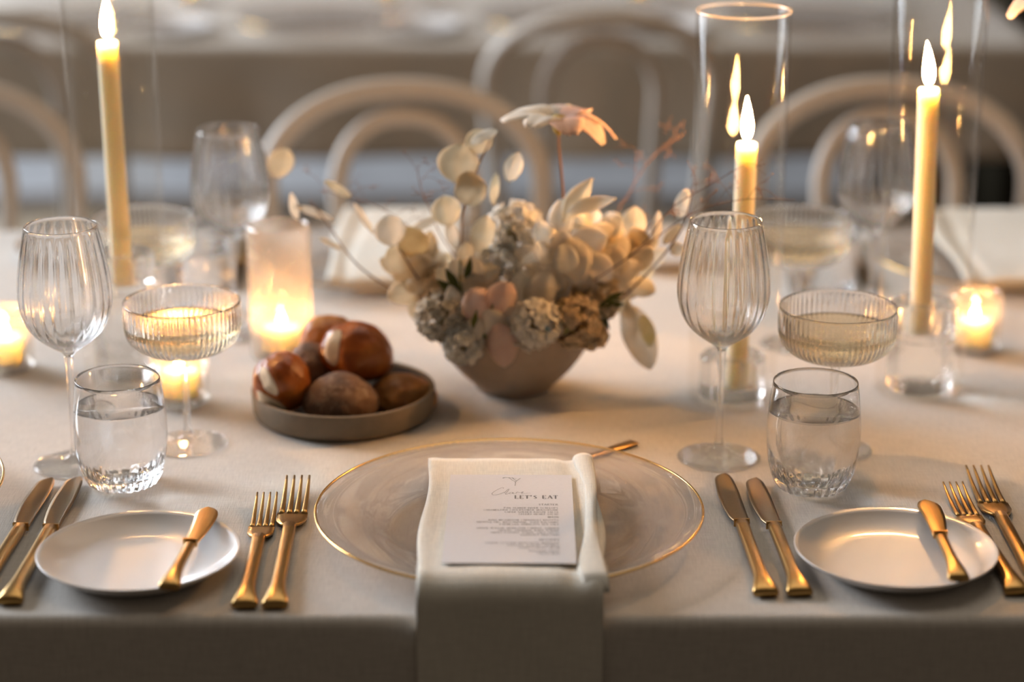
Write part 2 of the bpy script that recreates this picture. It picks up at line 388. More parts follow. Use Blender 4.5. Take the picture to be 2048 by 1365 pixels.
def shaft(y0, y1, widths, thick, zc, n=12):
    """flat-oval bar along +Y with given half-width/half-thickness stations (t, hw, ht, z)"""
    mb = MB(); vs = []; fs = []
    for (y, hw, ht, z) in widths:
        for k in range(n):
            a = 2*PI*k/n; ca, sa = math.cos(a), math.sin(a)
            e = 0.75
            vs.append((hw*math.copysign(abs(ca)**e, ca), y, z+ht*math.copysign(abs(sa)**e, sa)))
    m = len(widths)
    for i in range(m-1):
        for k in range(n):
            l = (k+1) % n; fs.append((i*n+k, i*n+l, (i+1)*n+l, (i+1)*n+k))
    fs += [tuple(range(n)), tuple((m-1)*n+k for k in range(n))]
    return mb.add(vs, fs)
def handle_mesh(L, k=1.0):
    # flared, trumpet-ended handle from y=0 to y=L, resting on z=0
    st = [(0.0, 0.0093, 0.0024, 0.0028), (0.0012, 0.0102, 0.0033, 0.0037), (0.004, 0.0100, 0.0038, 0.0042), (0.012, 0.0085, 0.0046, 0.0050), (0.022, 0.0066, 0.0050, 0.0054), (0.032, 0.0056, 0.0050, 0.0054),
          (0.6*L, 0.0052, 0.0045, 0.0050), (0.92*L, 0.0054, 0.0042, 0.0047), (L, 0.0055, 0.0038, 0.0044)]
    return shaft(0, L, [(y, a*k, b*k, z*k) for y, a, b, z in st], 0, 0, 16)
def fork_head(y0, L, wd, z0):
    """root block plus four tines: returns (root, [tines])"""
    root = MB(); rows = []
    for i in range(9):
        t = i/8; hw = 0.0042+(wd/2-0.0042)*min(1, (t*1.9))**0.6; y = y0+t*L*0.34
        z = z0+0.0015-0.004*math.sin(t*PI*0.55)
        rows.append([(x*hw, y, z+0.0016*(1-x*x)*0.2) for x in (-1, -0.6, -0.2, 0.2, 0.6, 1)])
    root.slab(rows, 0.0022)
    tines = []
    ty0 = y0+L*0.33
    for q in range(4):
        cx = (-0.75+0.5*q)*wd/2*0.98
        pts = []; rad = []
        for i in range(10):
            t = i/9; y = ty0+t*L*0.67
            zz = z0-0.0035+0.0085*t*t-0.001*t
            pts.append((cx*(1+0.04*t), y, zz)); rad.append((wd*0.102)*(1-0.62*t**1.6))
        tines.append(MB().tube(pts, rad, 8, 0.8))
    return root, tines
def make_fork(name, L, label, loc, rotz):
    t = thing(name, label, 'fork', loc, rotz)
    hl = L*0.61; wd = 0.0235*L/0.25+0.0015
    obj('handle', handle_mesh(hl), 'gold', t)
    root, tines = fork_head(hl-0.004, L-hl+0.004, wd, 0.0055)
    h = obj('fork_root', root, 'gold', t)
    for q in tines: obj('tine', q, 'gold', t)
    return t
def blade_mesh(L, wmax, kind, th=0.0012):
    rows = []
    n = 36
    for i in range(n+1):
        t = 1-(1-i/n)**1.5
        if kind == 'dinner':      # nearly straight spine, curved belly, notched heel, rounded tip
            tip = math.sqrt(max(0.0, 1-max(0, (t-0.86)/0.14)**2))
            right = wmax*(0.34-0.03*t)*(1-0.45*max(0, (t-0.5)/0.5)**2.2)*tip
            left = -wmax*(0.33+0.30*math.sin(min(1, t*1.5)*PI/2)**0.8*(1-0.42*max(0, (t-0.35)/0.65)**1.6))*tip
            if t < 0.10: left *= 0.62+0.38*(t/0.10)
            off = 0.04*wmax*t*t
        else:                     # broad spreader with a rounded end
            tip = math.sqrt(max(0.0, 1-max(0, (t-0.78)/0.22)**2))
            right = wmax*(0.26+0.26*math.sin(min(1, t*1.2)*PI/2))*tip
            left = -wmax*(0.30+0.16*t)*tip
            off = 0.05*wmax*math.sin(t*PI)
        if i == n: right, left = 0.0004, -0.0004
        rows.append([(off+left+(right-left)*k/6, t*L, th*0.4*math.sin(k/6*PI)) for k in range(7)])
    return MB().slab(rows, th)
def make_knife(name, L, label, loc, rotz, mirror=1, kind='dinner', blade_mat='blade'):
    t = thing(name, label, 'knife', loc, rotz)
    hl = L*(0.56 if kind == 'dinner' else 0.53)
    obj('handle', handle_mesh(hl, 1.0 if kind == 'dinner' else 0.82), 'gold', t)
    b = obj('blade', blade_mesh(L-hl+0.002, 0.0200 if kind == 'dinner' else 0.0195, kind), blade_mat, t, (0, hl-0.001, 0.0048 if kind == 'dinner' else 0.004), (0, 0, 0), (mirror, 1, 1))
    obj('bolster', MB().box((0, hl, 0.0046), (0.0128 if kind == 'dinner' else 0.011, 0.0022, 0.0066)).mesh('bolster', False), 'gold', t)
    return t
def heading(e, tpnt):
    d = Vector(tpnt)-Vector(e); return math.atan2(-d.x, d.y)
# glasses
def ribbed(n, amp, zlo, zhi, fade=0.012, rows=None):
    def f(r, z, a, j):
        if rows is not None and j not in rows: return r
        if r < 1e-5: return r
        k = max(0, min(1, (z-zlo)/fade))*max(0, min(1, (zhi-z)/0.006))
        return r+amp*k*abs(math.cos(n*a/2))-amp*k*0.5
    return f
def densify(p, k=3):
    q = cat_rom([(a, b, 0) for a, b in p], k); return [(max(0, v.x), v.y) for v in q]
def make_wine_glass(label, loc, rotz=0):
    t = thing('wine_glass', label, 'glass', loc, rotz)
    outer = densify([(0.0036, 0.100), (0.0070, 0.1045), (0.0150, 0.110), (0.0265, 0.119), (0.0350, 0.131), (0.0395, 0.146), (0.0402, 0.160), (0.0385, 0.178), (0.0350, 0.198), (0.0308, 0.2165)], 4)
    inner = densify([(0.0300, 0.2165), (0.0342, 0.198), (0.0376, 0.178), (0.0392, 0.160), (0.0384, 0.146), (0.0338, 0.132), (0.0252, 0.1215), (0.0140, 0.1135), (0.0060, 0.1095), (0.0, 0.1085)], 4)
    prof = [(0.0, 0.0995)]+outer+[(0.0304, 0.2172)]+inner
    no = len(outer)+2
    obj('bowl', MB().lathe(prof, 168, ribbed(24, 0.0008, 0.112, 0.212, 0.02, set(range(no, len(prof)))), cap=False), 'bowl_glass', t)
    st = densify([(0.0, 0.0998), (0.0037, 0.0998), (0.0036, 0.095), (0.0031, 0.075), (0.0030, 0.045), (0.0034, 0.020), (0.0055, 0.0105), (0.011, 0.0062), (0.022, 0.0036), (0.0340, 0.0020), (0.0348, 0.0012), (0.0340, 0.0004), (0.0, 0.0004)], 3)
    obj('stem_and_foot', MB().lathe(st, 64, cap=False), 'foot_glass', t)
    return t
def make_coupe(label, loc, rotz=0):
    t = thing('champagne_coupe', label, 'glass', loc, rotz)
    outer = densify([(0.0038, 0.082), (0.012, 0.0835), (0.026, 0.0868), (0.038, 0.0915), (0.0465, 0.0985), (0.0505, 0.1075), (0.0515, 0.120), (0.0515, 0.1345)], 4)
    inner = densify([(0.0504, 0.1345), (0.0504, 0.120), (0.0492, 0.1085), (0.0450, 0.1003), (0.0365, 0.0937), (0.0245, 0.0890), (0.011, 0.0865), (0.0, 0.0862)], 4)
    prof = [(0, 0.0815)]+outer+[(0.0510, 0.1352)]+inner
    obj('bowl', MB().lathe(prof, 384, ribbed(64, 0.0012, 0.088, 0.1335, 0.008, set(range(0, len(outer)+1))), cap=False), 'coupe_glass', t)
    lv = [(0.0, 0.0864), (0.011, 0.0867), (0.0246, 0.0892), (0.0366, 0.0939), (0.0452, 0.1005), (0.0493, 0.1085), (0.0502, 0.1135), (0.0495, 0.1133), (0.0, 0.1133)]
    obj('champagne', MB().lathe(lv, 96, cap=False), 'champagne', t)
    st = densify([(0.0, 0.0818), (0.0045, 0.0818), (0.0042, 0.077), (0.0036, 0.070), (0.0032, 0.045), (0.0033, 0.020), (0.0052, 0.010), (0.0105, 0.0056), (0.021, 0.0034), (0.0332, 0.0020), (0.0340, 0.0012), (0.0332, 0.0004), (0.0, 0.0004)], 3)
    obj('stem_and_foot', MB().lathe(st, 64, cap=False), 'foot_glass', t)
    return t
def make_tumbler(label, loc, rotz=0, full=True):
    t = thing('water_tumbler', label, 'glass', loc, rotz)
    outer = densify([(0.0255, 0.0006), (0.0290, 0.0030), (0.0335, 0.0120), (0.0375, 0.026), (0.0396, 0.044), (0.0393, 0.062), (0.0376, 0.080), (0.0357, 0.0955)], 4)
    inner = densify([(0.0348, 0.0955), (0.0366, 0.080), (0.0382, 0.062), (0.0384, 0.044), (0.0362, 0.027), (0.0318, 0.0155), (0.0240, 0.0105), (0.0, 0.0100)], 4)
    prof = [(0, 0.0024), (0.018, 0.0012)]+outer+[(0.0353, 0.0962)]+inner
    def f(r, z, a, j):
        k = max(0, min(1, (0.030-z)/0.02))*(1 if r > 0.012 else 0)
        return r+0.0009*k*math.cos(26*a)
    obj('glass_body', MB().lathe(prof, 156, f, cap=False), 'tumbler_glass', t)
    if full:
        wv = [(0.0, 0.0101), (0.0242, 0.0106), (0.0320, 0.0156), (0.0364, 0.027), (0.0386, 0.044), (0.0384, 0.062), (0.0377, 0.0715), (0.0368, 0.0708), (0.0, 0.0706)]
        obj('water', MB().lathe(densify(wv[:7], 3)+wv[7:], 96, cap=False), 'water', t)
    return t
# candles
def flame_mesh(h, r, bend):
    prof = [(0, 0), (0.55, 0.03), (0.86, 0.12), (1.0, 0.25), (0.95, 0.40), (0.74, 0.58), (0.46, 0.76), (0.2, 0.90), (0.06, 0.975), (0, 1.0)]
    mb = MB().lathe([(a*r, b*h) for a, b in densify(prof, 3)], 20, cap=False)
    mb.v = [(x+bend*(z/h)**2, y, z) for x, y, z in mb.v]
    return mb
def make_candle(label, loc, L, r=0.0098, bend=0.002, tilt=(0, 0), fh=0.040):
    t = thing('taper_candle', label, 'candle', loc); t.rotation_euler = (tilt[0], tilt[1], 0)
    p = [(0, 0), (r*1.02, 0), (r*1.04, 0.004), (r, L*0.5), (r*0.98, L-0.004), (r*0.90, L-0.0005), (r*0.72, L-0.0012), (r*0.3, L-0.0030), (0, L-0.0035)]
    obj('wax', MB().lathe(p, 40, cap=False), 'wax', t)
    obj('wick', MB().tube([(0, 0, L-0.004), (0, 0, L+0.004), (bend*0.3, 0, L+0.009)], 0.0007, 6), 'wick', t)
    obj('flame', flame_mesh(fh, 0.0052, bend), 'flame', t, (0, 0, L+0.0035))
    return t
def make_hurricane(label, loc, h, r=0.0432):
    t = thing('glass_hurricane', label, 'candle shade', loc)
    th = 0.0024
    prof = [(0, 0.0006), (r-0.002, 0.0006), (r, 0.0025), (r, h-0.001), (r-0.0006, h), (r-th+0.0006, h), (r-th, h-0.001), (r-th, 0.0040), (0, 0.0040)]
    obj('cylinder', MB().lathe(prof, 96, cap=False).mesh('cylinder', True, 40), 'wall_glass', t)
    ring = [((r-th/2)*math.cos(2*PI*i/96), (r-th/2)*math.sin(2*PI*i/96), h) for i in range(96)]
    obj('fire_polished_rim', MB().tube(ring, 0.0016, 8, closed=True), 'rim_glow', t)
    return t
def make_holder(label, loc, h):
    # clear glass block with a cup that takes the candle; h is the height of the seat
    t = thing('candle_holder', label, 'candle holder', loc)
    r = 0.0315; top = h+0.036; d = 0.0112
    prof = [(0, 0), (r-0.002, 0), (r, 0.002), (r, h-0.002), (r-0.0015, h), (r, h+0.002), (r, top-0.003), (r-0.003, top), (0.016, top), (d, top-0.003), (d, h+0.004), (0, h+0.004)]
    if h < 0.01: prof = [(0, 0), (r-0.002, 0), (r, 0.002), (r, top-0.003), (r-0.003, top), (0.016, top), (d, top-0.003), (d, h+0.004), (0, h+0.004)]
    obj('glass_block', MB().lathe(prof, 64, cap=False).mesh('glass_block', True, 35), 'block_glass', t)
    return t
def make_tea_light(label, loc, r=0.0185, fh=0.017, h=0.022):
    t = thing('tea_light', label, 'candle', loc)
    obj('wax', MB().lathe([(0, 0.001), (r-0.0012, 0.001), (r-0.0008, h-0.003), (r-0.004, h-0.0045), (0.004, h-0.005), (0, h-0.005)], 32, cap=False), 'tea_wax', t)
    obj('cup', MB().lathe([(0, 0), (r, 0), (r, h), (r-0.0006, h), (r-0.0007, 0.0008), (0, 0.0008)], 40, cap=False).mesh('cup', True, 40), 'tin', t)
    obj('wick', MB().tube([(0, 0, h-0.006), (0, 0, h+0.002)], 0.0006, 6), 'wick', t)
    obj('flame', flame_mesh(fh, 0.0038, 0.0005), 'tea_flame', t, (0, 0, h-0.001))
    return t
def make_votive(name, label, loc, r, h, ribs, m, base=0.006):
    t = thing(name, label, 'candle holder', loc)
    th = 0.0026; prof = [(0, 0.0006), (r*0.9, 0.0006), (r*0.97, 0.0022), (r, 0.006), (r, h*0.5), (r, h-0.003), (r-0.0006, h-0.0004), (r-th/2, h), (r-th+0.0005, h-0.0006), (r-th, h-0.003), (r-th, h*0.5), (r-th, base+0.002), (r-th-0.002, base), (0, base)]
    def f(rr, z, a, j): return rr+(0.0009*abs(math.cos(ribs*a/2)) if (0.004 < z < h-0.002 and rr > r-th*0.6) else 0)
    obj('ribbed_glass', MB().lathe(prof, ribs*6, f, cap=False).mesh('ribbed_glass', True, 60), m, t)
    return t
# ------------------------------------------------------------------ bentwood chairs
def make_chair(label, loc, rotz):
    t = thing('bentwood_chair', label, 'chair', loc, rotz, 'white hoop-back chairs')
    def hoop(a, b, zt, zs, foot, r, ylean):
        pts = []
        zc = zt-b
        for i in range(5): u = i/5; pts.append((-foot-(a-foot)*u**0.8, 0, zs+(zc-zs)*u))
        for i in range(17): q = PI-PI*i/16; pts.append((a*math.copysign(abs(math.cos(q))**0.9, math.cos(q)), 0, zc+b*math.sin(q)**0.9))
        for i in range(4, -1, -1): u = i/5; pts.append((foot+(a-foot)*u**0.8, 0, zs+(zc-zs)*u))
        pts = [(x, 0.175+ylean*((z-zs)/(zt-zs))**1.2-0.10*(x/0.2)**2*0.35, z) for x, y, z in pts]
        return MB().tube(cat_rom(pts, 3), r, 12)
    obj('back_hoop', hoop(0.178, 0.120, 0.878, 0.43, 0.150, 0.0145, 0.075), 'chair', t)
    obj('inner_hoop', hoop(0.088, 0.095, 0.842, 0.445, 0.075, 0.0125, 0.068), 'chair', t)
    ring = [(0.2*math.cos(2*PI*i/48), 0.2*math.sin(2*PI*i/48), 0.44) for i in range(48)]
    obj('seat_ring', MB().tube(ring, 0.019, 10, closed=True), 'chair', t)
    obj('seat', MB().lathe([(0, 0.452), (0.15, 0.455), (0.186, 0.458), (0.19, 0.452), (0.186, 0.442), (0, 0.44)], 48, cap=False), 'seat', t)
    for sx in (-1, 1):
        obj('leg', MB().tube(cat_rom([(sx*0.13, -0.13, 0.43), (sx*0.15, -0.16, 0.2), (sx*0.165, -0.19, 0.0)], 5), [0.015]*11, 10), 'chair', t)
        obj('leg', MB().tube(cat_rom([(sx*0.150, 0.160, 0.45), (sx*0.155, 0.185, 0.2), (sx*0.17, 0.23, 0.0)], 5), [0.0145]*11, 10), 'chair', t)
    r2 = [(0.155*math.cos(2*PI*i/40), 0.155*math.sin(2*PI*i/40), 0.23) for i in range(40)]
    obj('leg_ring', MB().tube(r2, 0.009, 8, closed=True), 'chair', t)
    return t
CHY = 2.575
ch = make_chair('white bentwood hoop-back chair straight behind the flower bowl', (-0.135, CHY, 0), 0.02)
dup(ch, (0.482, CHY+0.01, 0), -0.05, 'white bentwood hoop-back chair behind the two hurricanes beside the dark corner', 'white hoop-back chairs')
dup(ch, (-0.735, CHY+0.01, 0), 0.06, 'white bentwood hoop-back chair behind the tallest candle, cut by the frame edge', 'white hoop-back chairs')
for i, (x, lab) in enumerate(((-0.78, 'blurred white chair tucked at second table above the bread rolls'), (0.14, 'blurred white chair tucked at second table above the pink flower'), (-1.62, 'blurred white chair tucked at second table in the far corner'))):
    dup(ch, (x*1.0, 3.62, 0), PI+0.08*(i-1), lab, 'chairs at the second table')
# ------------------------------------------------------------------ near settings
cc = tp(1018, 1018, 0.012); cc = Vector((-0.0022, 1.657, TZ+0.0003))
charger = make_charger('clear glass charger with gold rim holding the folded napkin and menu', cc)
dup(charger, (-0.583, 1.700, TZ+0.0003), 0, 'glass charger whose gold rim just enters the frame beside the knives')
b0 = tp(278, 1107, 0.013); b0.z = TZ+0.0003
bp = make_bread_plate('white bread plate in front of the water tumbler, between two knives and two forks', b0)
b1 = tp(1791, 1101, 0.013); b1.z = TZ+0.0003
dup(bp, b1, 0, 'white bread plate resting over a fork handle, beside two bronze-bladed knives')
def place(fn, name, tip, end, label, L=None, **kw):
    h = kw.pop('h', 0.0); e = tp(*end, h); t = tp(*tip, h); l = L or (t-e).length
    e.z = TZ+h+0.0003
    return fn(name, l, label, e, heading(e, t), **kw)
kl = place(make_knife, 'dinner_knife', (159, 966), (20, 1214), 'gold dinner knife lying against the bread plate in front of the water tumbler', mirror=1)
place(make_knife, 'dinner_knife', (103, 968), (-45, 1205), 'gold dinner knife with its handle cut by the frame, beside the gold-rimmed charger edge', mirror=1)
k1 = place(make_knife, 'dinner_knife', (1449, 959), (1532, 1198), 'long gold knife closest to the napkin-topped charger', mirror=1)
k2 = place(make_knife, 'dinner_knife', (1511, 968), (1600, 1197), 'shorter gold knife between another knife and the bread plate', mirror=1)
place(make_fork, 'starter_fork', (535, 1007), (489, 1222), 'small gold fork between the bread plate and the larger fork')
place(make_fork, 'dinner_fork', (597, 973), (550, 1222), 'large gold fork next to the napkin-topped charger')
place(make_fork, 'starter_fork', (1904, 986), (2034, 1195), 'small gold fork with its middle hidden by the bread plate')
place(make_fork, 'dinner_fork', (1953, 953), (2083, 1198), 'large gold fork with its handle cut by the frame')
# butter knives leaning across the bread plates
def butter(tip, end, label, rise):
    e = tp(*end, 0.0175); t = tp(*tip, 0.0185); L = 0.150
    o = make_knife('butter_knife', L, label, e, 0, 1, 'spreader', 'gold'); o.location.z = TZ+0.0168
    o.rotation_euler = (0.010, 0, heading(e, t)); return o
butter((413, 1031), (338, 1181), 'gold butter knife on the bread plate in front of the water tumbler', 0)
butter((1851, 1014), (1918, 1164), 'bright gold butter knife on the bread plate that covers a fork', 0)
# dessert spoon tucked under the rim of the charger
sp = thing('dessert_spoon', 'gold dessert spoon handle poking out behind the napkin-topped charger', 'spoon', (0.1105, 1.853, TZ+0.0005), math.radians(131))
obj('handle', shaft(0, 0, [(0.0, 0.0055, 0.0012, 0.0016), (0.002, 0.0062, 0.0016, 0.002), (0.03, 0.0052, 0.0016, 0.002), (0.08, 0.0032, 0.0014, 0.002), (0.092, 0.003, 0.0012, 0.0018)], 0, 0, 12), 'gold', sp)
rows = [[(0.0125*math.sin(max(0.05, v)*PI*0.93+0.12)*u*0.9, 0.088+0.038*v, 0.0022-0.0016*(1-u*u)*math.sin(v*PI)) for u in (-1, -0.66, -0.33, 0, 0.33, 0.66, 1)] for v in [i/12 for i in range(13)]]
obj('spoon_bowl', MB().slab(rows, 0.0007), 'gold', sp)
# napkin over the charger and the table edge
def napkin_mesh(drop, seed, w0=0.1375, w1=0.1425, w2=0.139):
    prof = []
    y_far, y_lip = 1.770, 1.500
    for i in range(26): t = i/25; prof.append((y_far+(y_lip-y_far)*t, 0.0185+0.0105*t**1.1+0.0016*math.sin(t*7), w0+(w1-w0)*t, t))
    r = 0.019
    for i in range(1, 9): a = PI/2*i/8; prof.append((y_lip-r*math.sin(a), 0.029-r+r*math.cos(a), w1, 1.0))
    for i in range(1, 22): t = i/21; prof.append((y_lip-r-0.003*math.sin(t*PI*0.8)-0.009*t, 0.029-r-drop*t, w1+(w2-w1)*t, 1.0))
    rows = []
    for j, (y, z, wd, t) in enumerate(prof):
        row = []
        for i in range(41):
            u = i/40*2-1
            k = max(0.0, 1-max(0, j-25)/14)
            ridge = 0.0014*math.exp(-((u-0.90)/0.085)**2) - 0.0022*math.exp(-((u-0.70-0.06*math.sin(t*6))/0.10)**2)
            ridge += 0.0010*math.exp(-((u+0.93)/0.07)**2)
            dz = ridge*k+0.0008*noise.noise((u*2.2, t*4, seed))
            edge = 0.0020*math.sin(t*9+seed)*(u**5)+0.003*(u > 0)*u*math.sin(t*3.3)*k
            hang = 0.0025*math.sin(u*3.2+1.0)*max(0, (j-30)/26)
            row.append((-0.0015+u*wd/2+edge, y+hang, TZ+z+dz))
        rows.append(row[::-1])
    return MB().slab(rows, 0.0062)
npk = thing('napkin', 'folded ivory napkin under the menu card, hanging over the table front', 'napkin', (0, 0, 0))
obj('folded_cloth', napkin_mesh(0.24, 2.0), 'napkin', npk)
# the loose fold along one side of the napkin
rows = []
for i in range(41):
    t = i/40*1.075
    if t <= 1: y, zb = 1.770-0.270*t, 0.0185+0.0105*t**1.1+0.0016*math.sin(t*7)
    else: a_ = (t-1)/0.10*PI/2*0.7; y, zb = 1.500-0.019*math.sin(a_), 0.029+0.0016*math.sin(7)-0.019+0.019*math.cos(a_)
    wf = 0.0095+0.0075*math.exp(-(t/0.22)**2)+0.0125*math.exp(-((t-0.95)/0.22)**2)
    lift = (0.0042*(0.45+0.55*math.cos(t*5.6)**2))*(1 if t < 0.9 else max(0.0, 1-(t-0.9)/0.17))
    xe = 0.0680+0.0022*t+0.0018*math.sin(t*6.5+0.5)
    row = []
    for k in range(11):
        q = k/10; row.append((xe-wf*q, y+0.0008*q, TZ+zb+0.0009+lift*math.sin((0.12+0.88*q)*PI)**0.8-0.0016*(q > 0.95)-(0.0024 if t > 1.04 else 0)))
    rows.append(row)
obj('side_fold', MB().slab(rows, 0.0012), 'napkin', npk)
# ------------------------------------------------------------------ menu card
GL = {
 'A': [(0,0,.42,1,0),(.42,1,.86,0,1),(.14,.34,.7,.34,0)], 'B': [(.1,0,.1,1,1),(.1,1,.55,1,0),(.55,1,.68,.75,1),(.68,.75,.5,.52,0),(.1,.52,.5,.52,0),(.5,.52,.75,.26,1),(.75,.26,.55,0,0),(.1,0,.55,0,0)],
 'C': [(.8,.8,.5,1,0),(.5,1,.18,.8,0),(.1,.75,.1,.25,1),(.18,.2,.5,0,0),(.5,0,.8,.2,0)], 'D': [(.1,0,.1,1,1),(.1,1,.5,1,0),(.5,1,.82,.75,0),(.82,.78,.82,.22,1),(.82,.25,.5,0,0),(.1,0,.5,0,0)],
 'E': [(.1,0,.1,1,1),(.1,1,.68,1,0),(.1,.52,.55,.52,0),(.1,0,.7,0,0),(.68,1,.68,.82,0),(.7,0,.7,.18,0)], 'F': [(.1,0,.1,1,1),(.1,1,.68,1,0),(.1,.52,.55,.52,0),(.68,1,.68,.82,0)],
 'G': [(.8,.8,.5,1,0),(.5,1,.18,.8,0),(.1,.75,.1,.25,1),(.18,.2,.5,0,0),(.5,0,.78,.1,0),(.78,.05,.78,.45,1),(.6,.45,.9,.45,0)], 'H': [(.1,0,.1,1,1),(.8,0,.8,1,1),(.1,.52,.8,.52,0)],
 'I': [(.2,0,.2,1,1),(.05,1,.35,1,0),(.05,0,.35,0,0)], 'J': [(.45,.2,.45,1,1),(.45,.2,.25,0,0),(.25,0,.05,.15,0)], 'K': [(.1,0,.1,1,1),(.12,.4,.75,1,0),(.3,.55,.85,0,1)],
 'L': [(.1,0,.1,1,1),(.1,0,.66,0,0),(.66,0,.66,.2,0),(0,1,.22,1,0)], 'M': [(.1,0,.1,1,0),(.1,1,.5,.05,1),(.5,.05,.9,1,0),(.92,0,.92,1,1)], 'N': [(.1,0,.1,1,0),(.1,1,.8,0,1),(.82,0,.82,1,0)],
 'O': [(.5,1,.15,.8,0),(.1,.78,.1,.22,1),(.15,.2,.5,0,0),(.5,0,.85,.2,0),(.9,.22,.9,.78,1),(.85,.8,.5,1,0)], 'P': [(.1,0,.1,1,1),(.1,1,.55,1,0),(.55,1,.72,.75,1),(.72,.75,.5,.48,0),(.1,.48,.5,.48,0)],
 'R': [(.1,0,.1,1,1),(.1,1,.55,1,0),(.55,1,.7,.76,1),(.7,.76,.5,.5,0),(.1,.5,.5,.5,0),(.42,.5,.85,0,1)], 'S': [(.68,.82,.45,1,0),(.45,1,.15,.8,0),(.12,.78,.7,.26,1),(.7,.24,.42,0,0),(.42,0,.1,.2,0)],
 'T': [(.4,0,.4,1,1),(0,1,.8,1,0),(0,1,0,.82,0),(.8,1,.8,.82,0)], 'U': [(.1,.25,.1,1,1),(.1,.25,.45,0,0),(.45,0,.8,.25,0),(.8,.25,.8,1,0)], 'V': [(0,1,.42,0,1),(.42,0,.85,1,0)],
 'W': [(0,1,.3,0,1),(.3,0,.6,1,0),(.55,1,.85,0,1),(.85,0,1.15,1,0)], 'X': [(0,1,.8,0,1),(0,0,.8,1,0)], 'Y': [(0,1,.42,.45,1),(.42,.45,.85,1,0),(.42,0,.42,.45,1)], 'Z': [(0,1,.75,1,0),(.75,1,0,0,1),(0,0,.75,0,0)],
 "'": [(.1,1,.06,.72,1)], ',': [(.12,.08,.04,-.16,1)], '&': [(.7,0,.15,.8,1),(.15,.8,.35,1,0),(.35,1,.5,.8,0),(.5,.8,.1,.3,0),(.1,.3,.35,0,0),(.35,0,.8,.4,0)],
}
GW = {'I': .4, 'J': .6, 'L': .72, 'E': .78, 'F': .74, 'M': 1.02, 'W': 1.2, 'O': 1.0, 'S': .8, 'T': .82, "'": .22, ',': .24, ' ': .5}
ZP = 0.00012
def seg(mb, x0, y0, x1, y1, wd):
    d = Vector((x1-x0, y1-y0)); L = d.length
    if L < 1e-9: return
    d /= L; n = Vector((-d.y, d.x))*wd/2
    mb.add([(x0-n.x, y0-n.y, ZP), (x1-n.x, y1-n.y, ZP), (x1+n.x, y1+n.y, ZP), (x0+n.x, y0+n.y, ZP)], [(0, 1, 2, 3)])
def text(mb, s, xr, y, h, wx, track=0.22, thick=0.15, thin=0.055):
    # right-aligned at xr; wx stretches the letters sideways
    wtot = sum((GW.get(c, .88)+track)*h*wx for c in s)-track*h*wx
    x = xr-wtot
    for c in s:
        for (a, b, e, g, k) in GL.get(c, []):
            seg(mb, x+a*h*wx, y+b*h, x+e*h*wx, y+g*h, h*(thick if k else thin))
        x += (GW.get(c, .88)+track)*h*wx
CW, CL = 0.1015, 0.203
card = thing('menu_card', 'white printed menu card lying on the folded napkin', 'menu card', (-0.0015, 1.6215, TZ+0.0262), math.radians(-0.4))
card.rotation_euler = (-math.atan2(0.0085, 0.203), 0, math.radians(-0.4))
obj('card', MB().box((0, 0, -0.0003), (CW, CL, 0.0006)).mesh('card', False), 'card', card)
def cpos(v): return CL/2-v*CL               # distance down the card, 0 top .. 1 bottom
XR = CW*0.378
hd = MB(); text(hd, "LET'S EAT", XR, cpos(0.294), 0.0080, 0.50, 0.3, 0.15, 0.06)
obj('heading', hd.mesh('heading', False), 'ink', card)
for nm, lines in (('starter_text', [('STARTER', .372, 1.25), ('PAN SEARED DIVER SCALLOPS', .410, 1), ('CARAMELISED CAULIFLOWER MOUSSELINE', .433, 1), ('CAPER GOLDEN RAISIN SALSA', .457, 1), ('CELERY HEART SALAD', .481, 1)]),
                  ('main_text', [('MAIN', .516, 1.25), ('KING MUSHROOM CARNAROLI RISOTTO', .548, 1), ('TRUFFLE OIL, MASCARPONE, AGED BALSAMIC', .572, 1), ('PARMESAN, HIMALAYA SEA SALT', .596, 1),
                                 ('GREEN SEASON, HEIRLOOM CARROT, GARDEN', .638, 1), ('GREENS, CHARRED, BABY TURNIP', .662, 1), ('SWEET POTATO, PUREE, SALT CRUST', .687, 1), ('HAZELNUT DRESSING', .711, 1)]),
                  ('dessert_text', [('DESSERT', .765, 1.25), ('LEMON CUSTARD WITH ROSE MERINGUE', .797, 1), ('TOASTED ALMOND CRUMBLE', .822, 1), ('VANILLA BEAN CREAM', .847, 1), ('SEASONAL FRUIT', .882, 1), ('FRESH MINT', .907, 1)])):
    mb = MB()
    for s, v, k in lines: text(mb, s, XR, cpos(v), 0.0030*k, 0.56, 0.26, 0.13, 0.07)
    obj(nm, mb.mesh(nm, False), 'ink', card)
def poly(mb, pts, wd, ox, oy, sx, sy):
    q = [(ox+p.x*sx, oy+p.y*sy) for p in cat_rom([(a, b, 0) for a, b in pts], 6)]
    for (a, b), (c, d) in zip(q, q[1:]): seg(mb, a, b, c, d, wd)
sg = MB()                                    # handwritten name
ox, oy, sx, sy = -0.0155, cpos(0.243), 0.0044, 0.0150
for pts in ([(2.1, .95), (2.15, 1.1), (1.7, 1.05), (.8, .65), (.1, .2), (.15, -.05), (.8, -.1), (1.7, .12), (2.35, .4)], [(2.35, .2), (2.9, .75), (3.2, .85), (3.0, .55), (2.6, .1), (2.75, 0), (3.2, .2)],
            [(3.9, .35), (3.5, .32), (3.3, .12), (3.6, .1), (4.0, .32), (3.95, .1), (4.4, .2)], [(4.5, .15), (4.75, .4), (5.0, .33), (5.4, .3)], [(5.5, .22), (5.9, .38), (5.7, .42), (5.55, .2), (5.9, .1), (6.6, .2), (7.2, .22)]):
    poly(sg, pts, 0.00034, ox, oy, sx, sy)
obj('handwritten_name', sg.mesh('handwritten_name', False), 'ink', card)
sg = MB(); ox, oy, sx, sy = 0.0005, cpos(0.088), 0.0098, 0.0205
